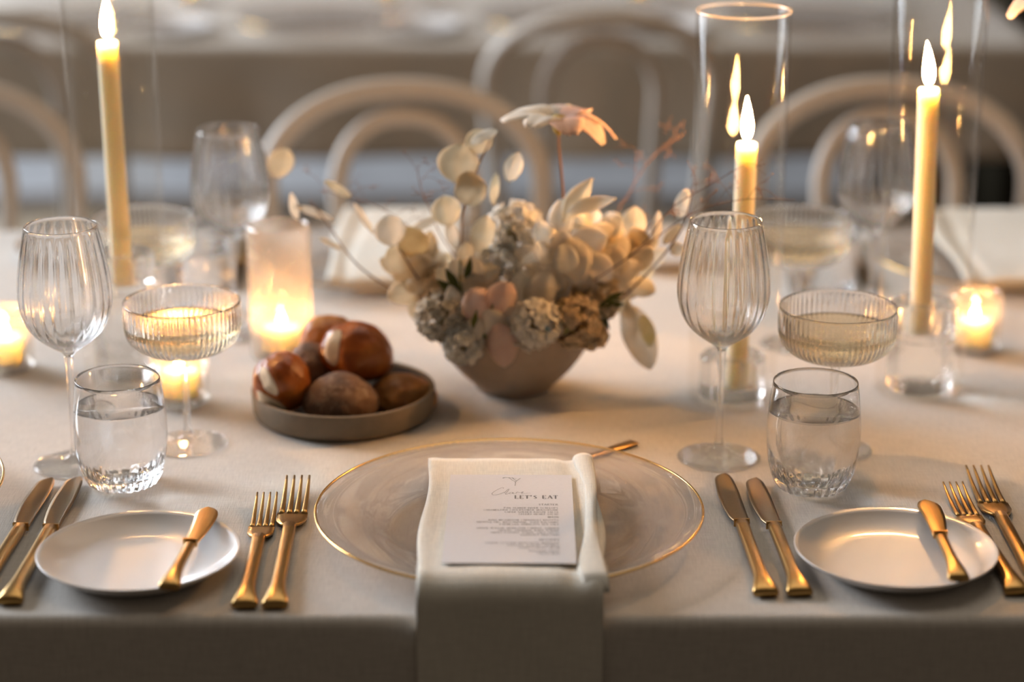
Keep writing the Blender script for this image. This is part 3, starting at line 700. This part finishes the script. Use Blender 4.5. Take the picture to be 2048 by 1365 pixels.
for pts in ([(-.78, .42), (-.5, .52), (-.2, .5), (.1, .46)], [(-.25, .5), (.05, .2), (.32, -.05), (.3, -.5)], [(.32, -.05), (.5, .18), (.75, .42)], [(.1, .46), (.2, .3), (.42, .1)], [(-.75, .42), (-.7, .5), (-.55, .52)], [(.05, .52), (.2, .42), (.4, .4)]):
    poly(sg, pts, 0.00045, ox, oy, sx, sy)
obj('sprig_emblem', sg.mesh('sprig_emblem', False), 'ink_soft', card)
# ------------------------------------------------------------------ near glasses
def base(px, py): p = tp(px, py); p.z = TZ+0.0004; return p
wgl = make_wine_glass('empty ribbed wine glass behind the water tumbler beside the tea light at the frame edge', base(152, 930))
dup(wgl, base(1437, 916), 0.4, 'empty ribbed wine glass in front of the short hurricane, beside the charger')
cpe = make_coupe('ribbed champagne coupe glowing in front of a small votive, near the bread bowl', base(377, 889))
dup(cpe, base(1663, 902), 0.3, 'ribbed champagne coupe standing between the short hurricane and the tall one')
tmb = make_tumbler('water tumbler standing behind the bread plate and two dark knives', base(247, 968))
dup(tmb, base(1622, 976), 0.5, 'water tumbler standing behind the two bronze-bladed knives')
# ------------------------------------------------------------------ far settings
FX = (-0.135, 0.567)
FCY = FE-0.012-0.157
dup(charger, (FX[0], FCY, TZ+0.0003), 0, 'blurred gold-rimmed charger on the far side behind the bread rolls')
dup(charger, (FX[1], FCY, TZ+0.0003), 0, 'blurred gold-rimmed charger on the far side behind the small votive')
def far_napkin(x, lab):
    o = thing('napkin', lab, 'napkin', (0, 0, 0))
    n = bpy.data.objects.new('folded_cloth', npk.children[0].data); C.objects.link(n); n.parent = o
    o.rotation_euler = (0, 0, PI); o.location = (x, NE+FE, 0); return o
far_napkin(FX[0], 'blurred white napkin on the far charger behind the flower bowl')
far_napkin(FX[1], 'blurred white napkin on the far charger beside the dark corner')
fb = (FCY-0.02)
dup(bp, (FX[0]+0.31, FE-0.125, TZ+0.0003), 0, 'blurred bread plate on the far side behind the flowers')
dup(bp, (-0.80+0.30, FE-0.125, TZ+0.0003), 0, 'blurred bread plate on the far side behind the tall candle')
def far_pair(x, which, lab1, lab2):
    for dx, lab, L in ((-0.013, lab1, 0.245), (0.013, lab2, 0.235)):
        p = (x+dx, FE-0.035, TZ+0.0003)
        if which == 'k': make_knife('dinner_knife', L, lab, p, PI)
        else: make_fork('dinner_fork', L, lab, p, PI)
far_pair(FX[0]-0.19, 'k', 'blurred far-side knife away from the charger behind the bread rolls', 'blurred far-side knife next to the charger behind the bread rolls')
far_pair(FX[1]-0.185, 'k', 'blurred far-side knife below the champagne coupe', 'blurred far-side knife beside the charger near the dark corner')
far_pair(FX[0]+0.195, 'f', 'blurred far-side fork next to the charger behind the flowers', 'blurred far-side fork next to the bread plate behind the flowers')
dup(wgl, base(472, 668), 0.9, 'blurred wine glass behind the tall frosted votive')
dup(wgl, base(1738, 655), 1.3, 'blurred wine glass between the two hurricanes on the far side')
dup(cpe, base(300, 690), 0.7, 'blurred coupe behind the tallest candle and the near coupe')
dup(cpe, base(1590, 690), 1.1, 'blurred coupe on the far side behind the short hurricane')
dup(tmb, base(395, 628), 0.3, 'blurred tumbler on the far side beside the tallest hurricane')
dup(tmb, base(1640, 600), 0.3, 'blurred tumbler on the far side between coupe and wine glass')
# ------------------------------------------------------------------ tall candles in glass
def hurricane(px, py, hseat, hglass, names, off=(0, 0), bend=0.002, tilt=(0, 0), L=0.236, fh=0.04):
    b = base(px, py); make_hurricane(names[0], b, hglass)
    hb = Vector((b.x, b.y, b.z+0.0042)); make_holder(names[1], hb, hseat)
    make_candle(names[2], (hb.x+off[0], hb.y+off[1], hb.z+hseat+0.0042), L, bend=bend, tilt=tilt, fh=fh)
hurricane(1463, 797, 0.004, 0.370, ('short clear glass hurricane cylinder with its whole rim in view', 'low glass candle holder inside the short hurricane', 'shortest lit taper candle inside the hurricane with the visible rim'), (0.0045, 0.002), -0.0015, (0, math.radians(0.5)))
hurricane(1836, 781, 0.050, 0.455, ('tall glass hurricane cylinder beside the small glowing votive', 'medium glass candle holder raised inside the hurricane beside the small votive', 'lit taper candle of middle height beside the dark corner'), (-0.001, 0.003), -0.003, (0, math.radians(-1.3)))
hurricane(257, 757, 0.088, 0.520, ('tallest glass hurricane cylinder behind the near wine glass and coupe', 'tall glass candle holder mostly hidden behind the glowing coupe', 'tallest lit taper candle, its flame cut by the top of the frame'), (0.000, 0), 0.002, (0, math.radians(-0.5)))
# votives
vb = base(563, 722); vb.y += 0.01
make_votive('tall_votive', 'tall frosted ribbed glass votive glowing behind the bread rolls', vb, 0.0305, 0.138, 48, 'frosted')
make_tea_light('lit tea light inside the tall frosted votive', (vb.x, vb.y, vb.z+0.0068), 0.021, 0.012, 0.030)
for px, py, l1, l2, s in ((15, 738, 'small ribbed votive glass cut by the frame behind the wine glass', 'lit tea light at the frame edge behind the wine glass', 1), (362, 806, 'small ribbed votive glass under the bowl of the glowing coupe', 'lit tea light seen behind the stem of the near coupe', 1), (1945, 702, 'small round votive glass beside the tall hurricane', 'lit tea light beside the tall hurricane and far charger', 1)):
    b = base(px, py); make_votive('ribbed_votive', l1, b, 0.0265, 0.062, 30, 'votive'); make_tea_light(l2, (b.x, b.y, b.z+0.0068), 0.019, 0.012, 0.030)
# ------------------------------------------------------------------ bread bowl and rolls
bb = Vector((-0.1572, 1.938, TZ+0.0004))
t = thing('bread_bowl', 'shallow grey stoneware dish holding the bread rolls', 'dish', bb)
R = 0.0855
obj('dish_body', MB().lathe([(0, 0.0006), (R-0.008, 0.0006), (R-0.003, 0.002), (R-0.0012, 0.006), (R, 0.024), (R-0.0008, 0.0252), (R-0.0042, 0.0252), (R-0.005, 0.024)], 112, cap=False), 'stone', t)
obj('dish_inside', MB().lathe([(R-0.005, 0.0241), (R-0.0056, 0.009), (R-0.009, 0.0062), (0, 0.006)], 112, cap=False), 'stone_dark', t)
def roll(label, c, size, m, rot, seed, cuts=()):
    o = thing('bread_roll', label, 'bread roll', c, 0, 'bread rolls in the dish'); o.rotation_euler = rot
    bm = bmesh.new(); bmesh.ops.create_icosphere(bm, subdivisions=5, radius=1.0)
    def surf(v):
        v = v.normalized(); k = 1+0.07*noise.noise(v*1.5+Vector((seed, 0, 0)))+0.03*noise.noise(v*4+Vector((0, seed, 0)))
        z = v.z*(0.84 if v.z < 0 else 1.0)
        q = Vector((v.x, v.y, z))*k
        for (d, wdt) in cuts:
            a = abs(v.dot(Vector(d[1]).normalized())); b = v.dot(Vector(d[0]).normalized())
            if b > 0.45: q *= 1-0.07*math.exp(-(a/wdt)**2)*min(1, (b-0.45)*5)
        return Vector((q.x*size[0], q.y*size[1], q.z*size[2]))
    for v in bm.verts: v.co = surf(v.co.copy())
    me = bpy.data.meshes.new('crust'); bm.to_mesh(me); bm.free(); me.polygons.foreach_set('use_smooth', [True]*len(me.polygons))
    obj('crust', me, m, o)
    for (d, wdt) in cuts:
        f = Vector(d[0]).normalized(); n = Vector(d[1]).normalized(); s = f.cross(n).normalized(); n = s.cross(f)
        rows = []
        for i in range(17):
            u = i/8-1; row = []
            for j in range(7):
                v = (j/3-1)*wdt*1.3*max(0.04, (1-u*u))**0.6
                row.append(surf((f+s*u*0.75+n*v))*1.012)
            rows.append(row)
        obj('scored_cut', MB().slab(rows, 0.0008), 'crumb', o)
    return o
def rp(px, py, Y): return at(px, py, Y)
roll('glossy amber roll with two floury cuts, at the dish edge beside the votive', rp(563, 768, 1.915), (0.0270, 0.027, 0.0305), 'bread_amber', (0.25, 0.1, 0.3), 3.1, (((( -0.75, -0.6, 0.45), (0.55, -0.2, 0.9)), 0.20), (((-0.55, -0.8, -0.35), (0.35, -0.1, 1.0)), 0.22)))
roll('round dark rye roll at the front of the dish', rp(681, 806, 1.905), (0.0345, 0.031, 0.0270), 'bread_dark', (0.1, 0, 0.2), 8.4)
roll('large glossy roll with one pale cut, on top of the pile', rp(713, 708, 1.962), (0.0355, 0.031, 0.0305), 'bread_amber', (0.1, 0.25, 0.1), 5.7, ((((-0.80, -0.62, 0.3), (0.85, -0.6, 0.35)), 0.20),))
roll('pale tan roll lying against the dish rim nearest the flower bowl', rp(805, 798, 1.945), (0.0330, 0.027, 0.0245), 'bread_tan', (0, 0.1, 0.35), 1.7)
roll('small dark roll half hidden between the scored amber roll and the top roll', rp(622, 742, 1.965), (0.0225, 0.026, 0.0275), 'bread_dark', (0, 0, 0), 6.2)
roll('orange-brown roll at the back of the pile behind the top roll', rp(657, 683, 1.995), (0.0290, 0.025, 0.0260), 'bread_tan', (0, 0, 0.5), 9.3)
# ------------------------------------------------------------------ flower bowl
fbx, fby = 0.0019, 2.012
t = thing('flower_bowl', 'round taupe stoneware bowl holding the dried flower arrangement', 'bowl', (fbx, fby, TZ+0.0004))
prof = densify([(0.0, 0.0006), (0.034, 0.0006), (0.037, 0.002), (0.0395, 0.006), (0.053, 0.019), (0.066, 0.036), (0.0735, 0.053), (0.0770, 0.070)], 4)
inn = densify([(0.0738, 0.070), (0.0700, 0.053), (0.062, 0.037), (0.049, 0.022), (0.034, 0.011), (0.0, 0.010)], 4)
obj('bowl_body', MB().lathe(prof+[(0.0756, 0.0715)]+inn, 96, cap=False), 'bowl', t)
tag(obj('flower_foam', MB().lathe([(0, 0.012), (0.03, 0.012), (0.058, 0.035), (0.066, 0.052), (0.05, 0.060), (0, 0.066)], 40, fn=lambda r, z, a, j: r*(1+0.05*math.sin(5*a+j)), cap=False), 'leaf', None, (fbx, fby, TZ+0.0004)), 'dark green floral foam inside the flower bowl', 'floral foam')
FY = fby
def disc_mesh(wd, hg, seed, cup=0.12, point=0.0, th=0.0006):
    # leaf or seed disc standing in XZ, base at the origin, tip up
    rows = []
    for i in range(15):
        v = i/14; prof_ = math.sin(PI*min(1, max(0.0, v)))**(0.55 if point < 0.5 else 0.8)
        if point: prof_ *= (1-0.35*point*v)
        hw = max(0.0006, wd/2*prof_)
        row = []
        for k in range(9):
            u = k/4-1
            row.append((u*hw, cup*wd*(u*u-0.5)*prof_+0.06*hg*math.sin(v*PI)*cup*4+0.0012*noise.noise((u*2, v*3, seed)), v*hg))
        rows.append(row)
    return MB().slab(rows, th)
def leaf_at(parent, px, py, wpx, hpx, ang, Y, m, name='seed_disc', tip=0.0, yaw=0.0, pitch=0.0, cup=0.12, seed=None):
    """a disc whose centre stands at (px,py) on plane Y; ang turns it clockwise in the picture"""
    k = (Y*cT+0.45*sT)/FPX
    wd, hg = wpx*k, hpx*k
    c = at(px, py, Y)
    a = math.radians(ang)
    M3 = Matrix.Rotation(a, 3, 'Y') @ Matrix.Rotation(math.radians(yaw), 3, 'Z') @ Matrix.Rotation(math.radians(pitch), 3, 'X')
    b = c - M3 @ Vector((0, 0, hg/2))
    o = obj(name, disc_mesh(wd, hg, seed if seed is not None else px*0.1, cup, tip), m, parent)
    o.rotation_euler = M3.to_euler(); o.location = b - (parent.location if parent else Vector((0, 0, 0)))
    return o
def sprig(name, label, cat, pts, r, m, group=None):
    o = thing(name, label, cat, pts[0], 0, group)
    q = [Vector(p)-Vector(pts[0]) for p in cat_rom(pts, 6)]
    n = len(q); obj('stem', MB().tube(q, [r*(1-0.55*i/n) for i in range(n)], 7), m, o)
    return o
root = Vector((fbx, fby, TZ+0.045))
G1 = 'dried seed-disc branches in the flower bowl'
b = sprig('honesty_branch', 'dried branch with thin cream leaves stretching over the frosted votive', 'dried branch', [root+Vector((-0.04, 0.0, 0)), at(800, 590, 2.01), at(715, 530, 2.02), at(660, 455, 2.02), at(620, 400, 2.02)], 0.0011, 'stem_b', G1)
for a in ((563, 327, 62, 66, 20, 2.10, 'tan', 25), (589, 413, 24, 56, -12, 2.02, 'cream2', 40), (628, 427, 22, 84, 112, 2.02, 'cream2', 20), (676, 378, 20, 62, -58, 2.02, 'cream', 20), (728, 437, 16, 74, -32, 2.02, 'cream2', 30), (660, 488, 14, 50, 120, 2.05, 'cream', 20)):
    leaf_at(b, *a[:6], a[6], yaw=a[7], tip=0.4)
b = sprig('honesty_branch', 'dried branch of broad cream discs between the votive and the flower centre', 'dried branch', [root+Vector((-0.03, -0.02, 0)), at(860, 590, 1.98), at(800, 500, 1.975)], 0.0012, 'stem_b', G1)
for a in ((781, 462, 66, 66, -10, 1.975, 'cream2', 10), (826, 487, 78, 66, 65, 1.985, 'honey', 15), (850, 448, 20, 62, 62, 1.99, 'cream2', 0), (795, 520, 50, 62, -30, 1.985, 'cream', 25), (845, 545, 62, 58, 15, 1.98, 'cream', 20), (880, 530, 60, 60, 40, 2.0, 'cream', 30), (862, 590, 48, 62, -20, 1.98, 'cream', 35), (838, 610, 50, 70, 10, 2.0, 'cream', 40)):
    leaf_at(b, *a[:6], a[6], yaw=a[7])
b = sprig('honesty_branch', 'upright dried branch of sand-coloured discs in front of the middle chair', 'dried branch', [root+Vector((-0.015, 0.0, 0)), at(935, 560, 1.99), at(925, 440, 1.985), at(955, 340, 1.985), at(985, 270, 1.985)], 0.0013, 'stem_b', G1)
for a in ((917, 327, 88, 82, 12, 1.985, 'tan', 8, 0.1), (958, 285, 58, 60, 58, 1.99, 'tan', 15, 0.1), (968, 274, 26, 60, 62, 1.98, 'white_petal', 0, 0.3), (941, 380, 76, 66, 75, 1.98, 'tan', 5, 0.0), (893, 422, 62, 64, -8, 1.98, 'cream', 10, 0.0), (990, 378, 24, 66, 6, 1.985, 'cream', 25, 0.3), (1028, 335, 40, 64, 18, 1.985, 'cream2', 20, 0.0), (966, 470, 52, 80, 12, 1.975, 'cream', 15, 0.0), (905, 470, 30, 60, -15, 1.985, 'cream2', 30, 0.2)):
    leaf_at(b, *a[:6], a[6], yaw=a[7], tip=a[8])
b = sprig('honesty_branch', 'dried branch of glowing honey discs leaning toward the short hurricane', 'dried branch', [root+Vector((0.03, 0.0, 0)), at(1200, 590, 2.0), at(1262, 500, 1.995), at(1310, 440, 1.99)], 0.0012, 'stem_b', G1)
for a in ((1267, 452, 56, 80, 5, 2.0, 'cream', 10, 0.0), (1228, 478, 60, 70, -12, 1.99, 'cream', 20, 0.0), (1262, 512, 80, 54, 70, 1.99, 'honey', 10, 0.0), (1300, 500, 36, 60, 25, 1.99, 'cream', 30, 0.0), (1315, 455, 24, 66, 5, 1.985, 'cream2', 25, 0.4), (1240, 545, 70, 56, 30, 1.985, 'honey', 20, 0.0), (1205, 560, 56, 70, -15, 1.99, 'cream', 15, 0.0), (1285, 560, 50, 66, 35, 2.0, 'cream', 30, 0.0), (1310, 520, 40, 60, 40, 2.02, 'cream2', 15, 0.0)):
    leaf_at(b, *a[:6], a[6], yaw=a[7], tip=a[8])
b = sprig('honesty_branch', 'thin dried twig with one pale tip leaf beside the short hurricane', 'dried branch', [root+Vector((0.05, -0.005, 0)), at(1235, 605, 1.98), at(1310, 530, 1.975), at(1365, 455, 1.97), at(1385, 380, 1.97)], 0.0013, 'stem_b', G1)
for a in ((1367, 408, 38, 62, 12, 1.97, 'cream2', 20, 0.3), (1345, 470, 26, 52, 40, 1.975, 'cream', 20, 0.2), (1355, 500, 40, 30, 60, 1.98, 'cream2', 20, 0.0)):
    leaf_at(b, *a[:6], a[6], yaw=a[7], tip=a[8])
# lily-like white bloom
b = sprig('white_bloom', 'open white bloom with pointed petals at the top of the arrangement', 'flower', [root+Vector((0.03, -0.01, 0)), at(1130, 560, 1.98), at(1145, 480, 1.97)], 0.0016, 'stem_g')
for a in ((1155, 402, 54, 110, 32, 1.97, 'cream', 10, 0.8), (1182, 412, 40, 105, 74, 1.965, 'white_petal', 10, 0.8), (1120, 440, 56, 90, 10, 1.98, 'white_petal', -10, 0.3), (1100, 475, 50, 84, -40, 1.975, 'white_petal', 20, 0.4), (1175, 490, 80, 90, 60, 1.965, 'cream2', 15, 0.2), (1140, 520, 90, 100, 150, 1.96, 'cream2', 10, 0.1), (1080, 510, 26, 100, 62, 1.96, 'white_petal', 10, 0.5), (1190, 540, 76, 80, 120, 1.965, 'cream2', 15, 0.1)):
    leaf_at(b, *a[:6], a[6], 'petal', yaw=a[7], tip=a[8], cup=0.2)
# big soft petals over the rim
b = sprig('blush_bloom', 'large soft blush bloom spilling over the bowl rim', 'flower', [root+Vector((-0.01, -0.03, 0)), at(985, 640, 1.945), at(985, 610, 1.93)], 0.0016, 'stem_g')
for a in ((960, 615, 74, 86, -25, 1.935, 'blush', 10), (1005, 600, 70, 80, 12, 1.935, 'blush', 15), (985, 650, 60, 70, 160, 1.93, 'cream2', 10), (1030, 640, 56, 66, 60, 1.935, 'cream2', 15), (1003, 692, 66, 96, 172, 1.925, 'blush', 8), (940, 665, 50, 70, -140, 1.93, 'cream2', 20), (1085, 590, 74, 100, 14, 1.95, 'cream2', 10), (1050, 585, 60, 90, -12, 1.955, 'white_petal', 20), (920, 595, 60, 66, -40, 1.95, 'cream2', 20)):
    leaf_at(b, *a[:6], a[6], 'petal', yaw=a[7], cup=0.25)
# drooping pale lime petal on the side
b = sprig('drooping_leaf', 'drooping pale leaf with lime blotch hanging beside the bowl', 'leaf', [root+Vector((0.05, -0.01, 0)), at(1225, 615, 1.985), at(1250, 610, 1.98)], 0.0013, 'stem_g')
leaf_at(b, 1278, 675, 76, 150, 160, 1.985, 'cream2', 'leaf_blade', 0.4, 8, 0, 0.12); leaf_at(b, 1294, 662, 34, 70, 165, 1.975, 'lime', 'leaf_blade', 0.3, 12); leaf_at(b, 1254, 640, 46, 90, 172, 1.99, 'cream', 'leaf_blade', 0.4, 30)
# pink cosmos
st = [root+Vector((0.03, 0.0, 0)), at(1105, 600, 1.99), at(1118, 480, 1.985), at(1126, 400, 1.985), at(1118, 300, 1.985), at(1117, 268, 1.985)]
b = sprig('pink_cosmos', 'tall pink and white flower seen from the side on a dark stem', 'flower', st, 0.0019, 'stem_b')
fc = at(1117, 250, 1.985)-st[0]
obj('calyx', MB().lathe([(0.001, -0.010), (0.0042, -0.006), (0.0055, 0.0), (0.004, 0.003), (0, 0.003)], 16, cap=False), 'yolk', b, fc)
obj('flower_centre', MB().lathe([(0, 0.010), (0.006, 0.0085), (0.0075, 0.005), (0.0072, 0.001), (0, 0.0)], 20, cap=False), 'yolk', b, fc)
for i in range(8):
    a = 2*PI*i/8+0.2
    L = 0.050+0.004*math.cos(3*i); hang = -0.45 if math.cos(a) > 0.6 else (-0.06 if math.cos(a) < -0.3 else -0.14)
    rows = []
    for k in range(11):
        v = k/10; hw = 0.0185*math.sin(PI*(0.08+0.86*v))**0.7
        rows.append([(L*v, u*hw, 0.004+0.009*math.sin(v*PI*0.8)+hang*L*v**2.3+0.0016*math.sin(u*6+i)*v) for u in (-1, -.6, -.2, .2, .6, 1)])
    obj('petal', MB().slab(rows, 0.0007), 'blush' if math.cos(a) > 0.15 else 'white_petal', b, fc, (0, 0, a))
# floret clusters
def floret(m):
    mb = MB()
    for i in range(4):
        a = PI/2*i; rows = []
        for k in range(4):
            v = k/3; hw = 0.0030*math.sin(PI*(0.15+0.7*v)); rows.append([(math.cos(a)*0.0058*v-math.sin(a)*u*hw, math.sin(a)*0.0058*v+math.cos(a)*u*hw, 0.0018*v*v+0.0004*abs(u)) for u in (-1, 0, 1)])
        mb.slab(rows, 0.0005)
    mb.lathe([(0, 0.002), (0.0009, 0.0014), (0.0008, -0.0005), (0.0005, -0.008), (0, -0.008)], 6, cap=False)
    return mb.mesh('floret')
FL = {}
for k in ('floret_w', 'floret_t', 'floret_g', 'floret_c'): FL[k] = floret(k); FL[k].materials.append(M[k])
def cluster(label, px, py, Y, rpx, m, n, seed, big=1.0):
    rnd = random.Random(seed)
    c = at(px, py, Y); r = rpx*2.1/FPX
    o = thing('floret_cluster', label, 'flower', c, 0, 'small-flowered clusters in the bowl')
    obj('stalk', MB().tube([(0, 0, 0), Vector((fbx, fby, TZ+0.04))-c], 0.0016, 6), 'stem_g', o)
    obj('leafy_core', MB().lathe([(0, -0.45*r), (0.3*r, -0.3*r), (0.45*r, 0), (0.3*r, 0.3*r), (0, 0.45*r)], 12, cap=False), 'core', o)
    for i in range(n):
        z = 1-2*(i+0.5)/n; a = i*2.39996+seed; q = math.sqrt(1-z*z)
        d = Vector((q*math.cos(a), q*math.sin(a), z)); d += Vector((rnd.uniform(-.15, .15), rnd.uniform(-.15, .15), rnd.uniform(-.15, .15))); d.normalize()
        if d.y > 0.6: continue
        f = bpy.data.objects.new('floret', FL[m]); C.objects.link(f); f.parent = o
        f.location = d*r*rnd.uniform(0.9, 1.12); f.rotation_euler = d.to_track_quat('Z', 'Y').to_euler(); s_ = rnd.uniform(1.15, 1.75)*big; f.scale = (s_,)*3
cluster('grey-white floret cluster at the bowl rim nearest the bread', 885, 635, 1.955, 44, 'floret_g', 40, 1)
cluster('bright white floret cluster at the front of the bowl rim', 1068, 648, 1.935, 42, 'floret_w', 44, 2)
cluster('white floret cluster hanging low over the bowl edge', 925, 690, 1.935, 30, 'floret_w', 30, 3)
cluster('tan floret cluster at the rim nearest the short hurricane', 1150, 640, 1.955, 44, 'floret_t', 40, 4)
cluster('pale floret cluster standing behind the sand-coloured discs', 1030, 465, 2.01, 50, 'floret_w', 46, 5)
cluster('pale floret cluster in the middle of the arrangement', 990, 540, 1.985, 46, 'floret_w', 40, 6)
cluster('tan floret cluster behind the blush bloom', 1120, 585, 1.985, 44, 'floret_t', 36, 7)
cluster('sand floret cluster over the bread side of the bowl', 880, 575, 1.985, 40, 'floret_t', 34, 8)
cluster('tan floret cluster sticking out toward the drooping leaf', 1198, 600, 1.975, 34, 'floret_t', 28, 9)
cluster('small white floret cluster at the rim under the drooping leaf', 1180, 668, 1.955, 24, 'floret_t', 24, 10)
# loose heads of big papery petals
def papery(label, px, py, rx, ry, n, mats, seed, Y0):
    rnd = random.Random(seed)
    o = sprig('papery_bloom', label, 'flower', [root+Vector((0.02 if px > 1030 else -0.02, 0, 0)), (root+at(px, py, Y0))/2, at(px, py+ry*0.3, Y0+0.015)], 0.0014, 'stem_g', 'papery blooms in the bowl')
    for i in range(n):
        q = math.sqrt((i+0.4)/n); a = i*2.39996+seed
        x, y = px+rx*q*math.cos(a), py+ry*q*math.sin(a)
        leaf_at(o, x, y, rnd.uniform(42, 62), rnd.uniform(50, 70), math.degrees(math.atan2((x-px)/rx, -(y-py)/ry))*0.8+rnd.uniform(-25, 25), Y0-0.02*(1-q)+0.014*rnd.random(), mats[i % len(mats)], 'petal', rnd.choice((0, 0.2, 0.4)), rnd.uniform(-40, 40), rnd.uniform(-25, 25), 0.18, seed+i)
papery('papery cream bloom over the bread side of the arrangement', 845, 555, 62, 70, 12, ('cream', 'cream2', 'cream'), 21, 1.985)
papery('papery white bloom in the middle under the open bloom', 1110, 535, 70, 72, 13, ('cream2', 'white_petal', 'cream2'), 22, 1.965)
papery('papery honey-lit bloom leaning toward the short hurricane', 1235, 535, 72, 78, 14, ('cream', 'cream2', 'honey'), 23, 1.985)
papery('papery cream bloom beneath the sand-coloured discs', 940, 555, 44, 56, 8, ('cream2', 'cream'), 24, 1.955)
papery('papery pale bloom between open bloom and honey discs', 1190, 470, 50, 44, 8, ('cream2', 'cream', 'white_petal'), 25, 1.99)
# dark leaves
b = sprig('green_sprig', 'short dark green leaf sprig between the discs and florets', 'leaf', [root+Vector((-0.03, -0.02, 0)), at(925, 590, 1.95), at(920, 520, 1.95)], 0.0016, 'stem_g')
for a in ((937, 545, 18, 66, 8, 1.95), (905, 560, 20, 56, -30, 1.95), (950, 640, 14, 40, 10, 1.925), (895, 575, 20, 50, -55, 1.955)): leaf_at(b, *a, 'leaf', 'leaf_blade', 0.6, 20)
b = sprig('green_sprig', 'short brown-green sprig beside the drooping leaf', 'leaf', [root+Vector((0.05, -0.02, 0)), at(1200, 610, 1.955), at(1245, 600, 1.955)], 0.0016, 'stem_g')
for a in ((1220, 612, 22, 60, 85, 1.955), (1228, 596, 16, 50, 60, 1.95), (1208, 640, 14, 46, 150, 1.955)): leaf_at(b, *a, 'leaf', 'leaf_blade', 0.6, 20)
# wispy grass sprays
def spray(label, pts, seed, nb=9, span=60):
    rnd = random.Random(seed)
    o = sprig('grass_spray', label, 'dried grass', [root+Vector((0.01*rnd.uniform(-3, 3), 0, 0))]+[at(*p) for p in pts], 0.0006, 'stem_b', 'wispy dried grass sprays')
    p0 = o.location; seeds = MB(); twig = MB()
    path = cat_rom([at(*p) for p in pts], 8)
    for i in range(nb):
        q = path[int((0.25+0.75*i/nb)*(len(path)-1))]
        k = 2.1/FPX*span
        d = Vector((rnd.uniform(-1, 1), rnd.uniform(-0.5, 0.5), rnd.uniform(-0.1, 1)))*k
        e = q+d; mid = q+d*0.5+Vector((0, 0, 0.15*k)); tw = cat_rom([q, mid, e], 4)
        twig.tube([v-p0 for v in tw], 0.0002, 4)
        for s in range(4):
            c = e+Vector((rnd.uniform(-.25, .25), rnd.uniform(-.2, .2), rnd.uniform(-.25, .25)))*k if s else e
            if s: twig.tube([e-p0-d*0.2, c-p0], 0.00014, 4)
            r = rnd.uniform(0.0004, 0.0008)
            seeds.add([c-p0+Vector(v)*r for v in ((1,0,0),(-1,0,0),(0,1,0),(0,-1,0),(0,0,1.3),(0,0,-1.3))], [(0,2,4),(2,1,4),(1,3,4),(3,0,4),(2,0,5),(1,2,5),(3,1,5),(0,3,5)])
    obj('twigs', twig, 'stem_b', o)['kind'] = 'stuff'
    obj('seed_heads', seeds, 'seed', o)['kind'] = 'stuff'
spray('wispy grass spray crossing in front of the short hurricane', [(1250, 520, 1.95), (1340, 420, 1.93), (1420, 370, 1.925), (1480, 335, 1.92)], 1, 10, 60)
spray('wispy grass spray rising between the pink flower and the hurricane', [(1200, 480, 2.03), (1250, 400, 2.05), (1300, 320, 2.06), (1370, 265, 2.07)], 2, 10, 60)
spray('wispy grass spray bending to the outer side of the hurricane', [(1250, 520, 1.96), (1380, 430, 1.93), (1480, 400, 1.915), (1590, 400, 1.91)], 3, 8, 40)
spray('wispy grass spray rising over the votive side of the arrangement', [(880, 520, 2.03), (800, 440, 2.05), (720, 400, 2.06), (640, 380, 2.07)], 4, 10, 55)
spray('wispy grass spray between the sand discs and the frosted votive', [(900, 500, 2.01), (860, 420, 2.0), (840, 370, 2.0), (835, 330, 2.0)], 5, 9, 45)
# flower in a bud vase beyond the frame; one petal dips into the corner
bv = Vector((0.535, 2.03, TZ+0.0004))
t = thing('bud_vase', 'slim stoneware bud vase standing past the tall hurricane at the frame edge', 'vase', bv)
obj('vase_body', MB().lathe(densify([(0, 0.0006), (0.022, 0.0006), (0.027, 0.01), (0.028, 0.04), (0.018, 0.075), (0.010, 0.10), (0.011, 0.118), (0.0088, 0.118), (0.0078, 0.10), (0.014, 0.075), (0.0, 0.06)], 4), 40, cap=False), 'bowl', t)
st = [bv+Vector((0, 0, 0.075)), bv+Vector((0, 0, 0.20)), bv+Vector((-0.010, 0.0, 0.28)), bv+Vector((-0.024, 0, 0.372))]
b2 = sprig('pink_cosmos', 'peach flower whose petal tip dips into the upper corner of the frame', 'flower', st, 0.0019, 'stem_b')
cos0 = [o for o in bpy.data.objects if o.name == 'pink_cosmos'][0]
fc2 = st[-1]-st[0]
for ch_ in list(cos0.children):
    if ch_.name.startswith('stem'): continue
    c = ch_.copy(); C.objects.link(c); c.parent = b2; c.location = ch_.location-fc+fc2; c.rotation_euler[2] += PI
# ------------------------------------------------------------------ second table settings
def T2(px, dy=0.0):
    X = (px-1024)/FPX*((T2Y0+0.17)*cT+0.7*sT); return X
for i, (px, lab) in enumerate(((150, 'beside the tallest candle'), (640, 'over the bread rolls'), (1130, 'over the pink flower'), (1620, 'between the two hurricanes'))):
    x = T2(px)
    dup(charger, (x, T2Y0+0.18, TZ+0.0005), 0, 'far blurred charger on the second table '+lab, 'chargers on the second table')
    dup(wgl, (x+0.21, T2Y0+0.36, TZ+0.0005), 0.2*i, 'far blurred wine glass on the second table '+lab, 'wine glasses on the second table')
    dup(bp, (x-0.27, T2Y0+0.13, TZ+0.0005), 0, 'far blurred bread plate on the second table '+lab, 'bread plates on the second table')
for px, lab in ((330, 'far tea light on the second table above the wine glass'), (760, 'far tea light on the second table above the middle chair'), (1300, 'far tea light on the second table beside the short hurricane')):
    x = T2(px); make_votive('ribbed_votive', lab.replace('tea light', 'votive glass'), (x, T2Y0+0.5, TZ+0.0005), 0.0265, 0.062, 24, 'votive'); make_tea_light(lab, (x, T2Y0+0.5, TZ+0.0075), 0.019, 0.012, 0.030)
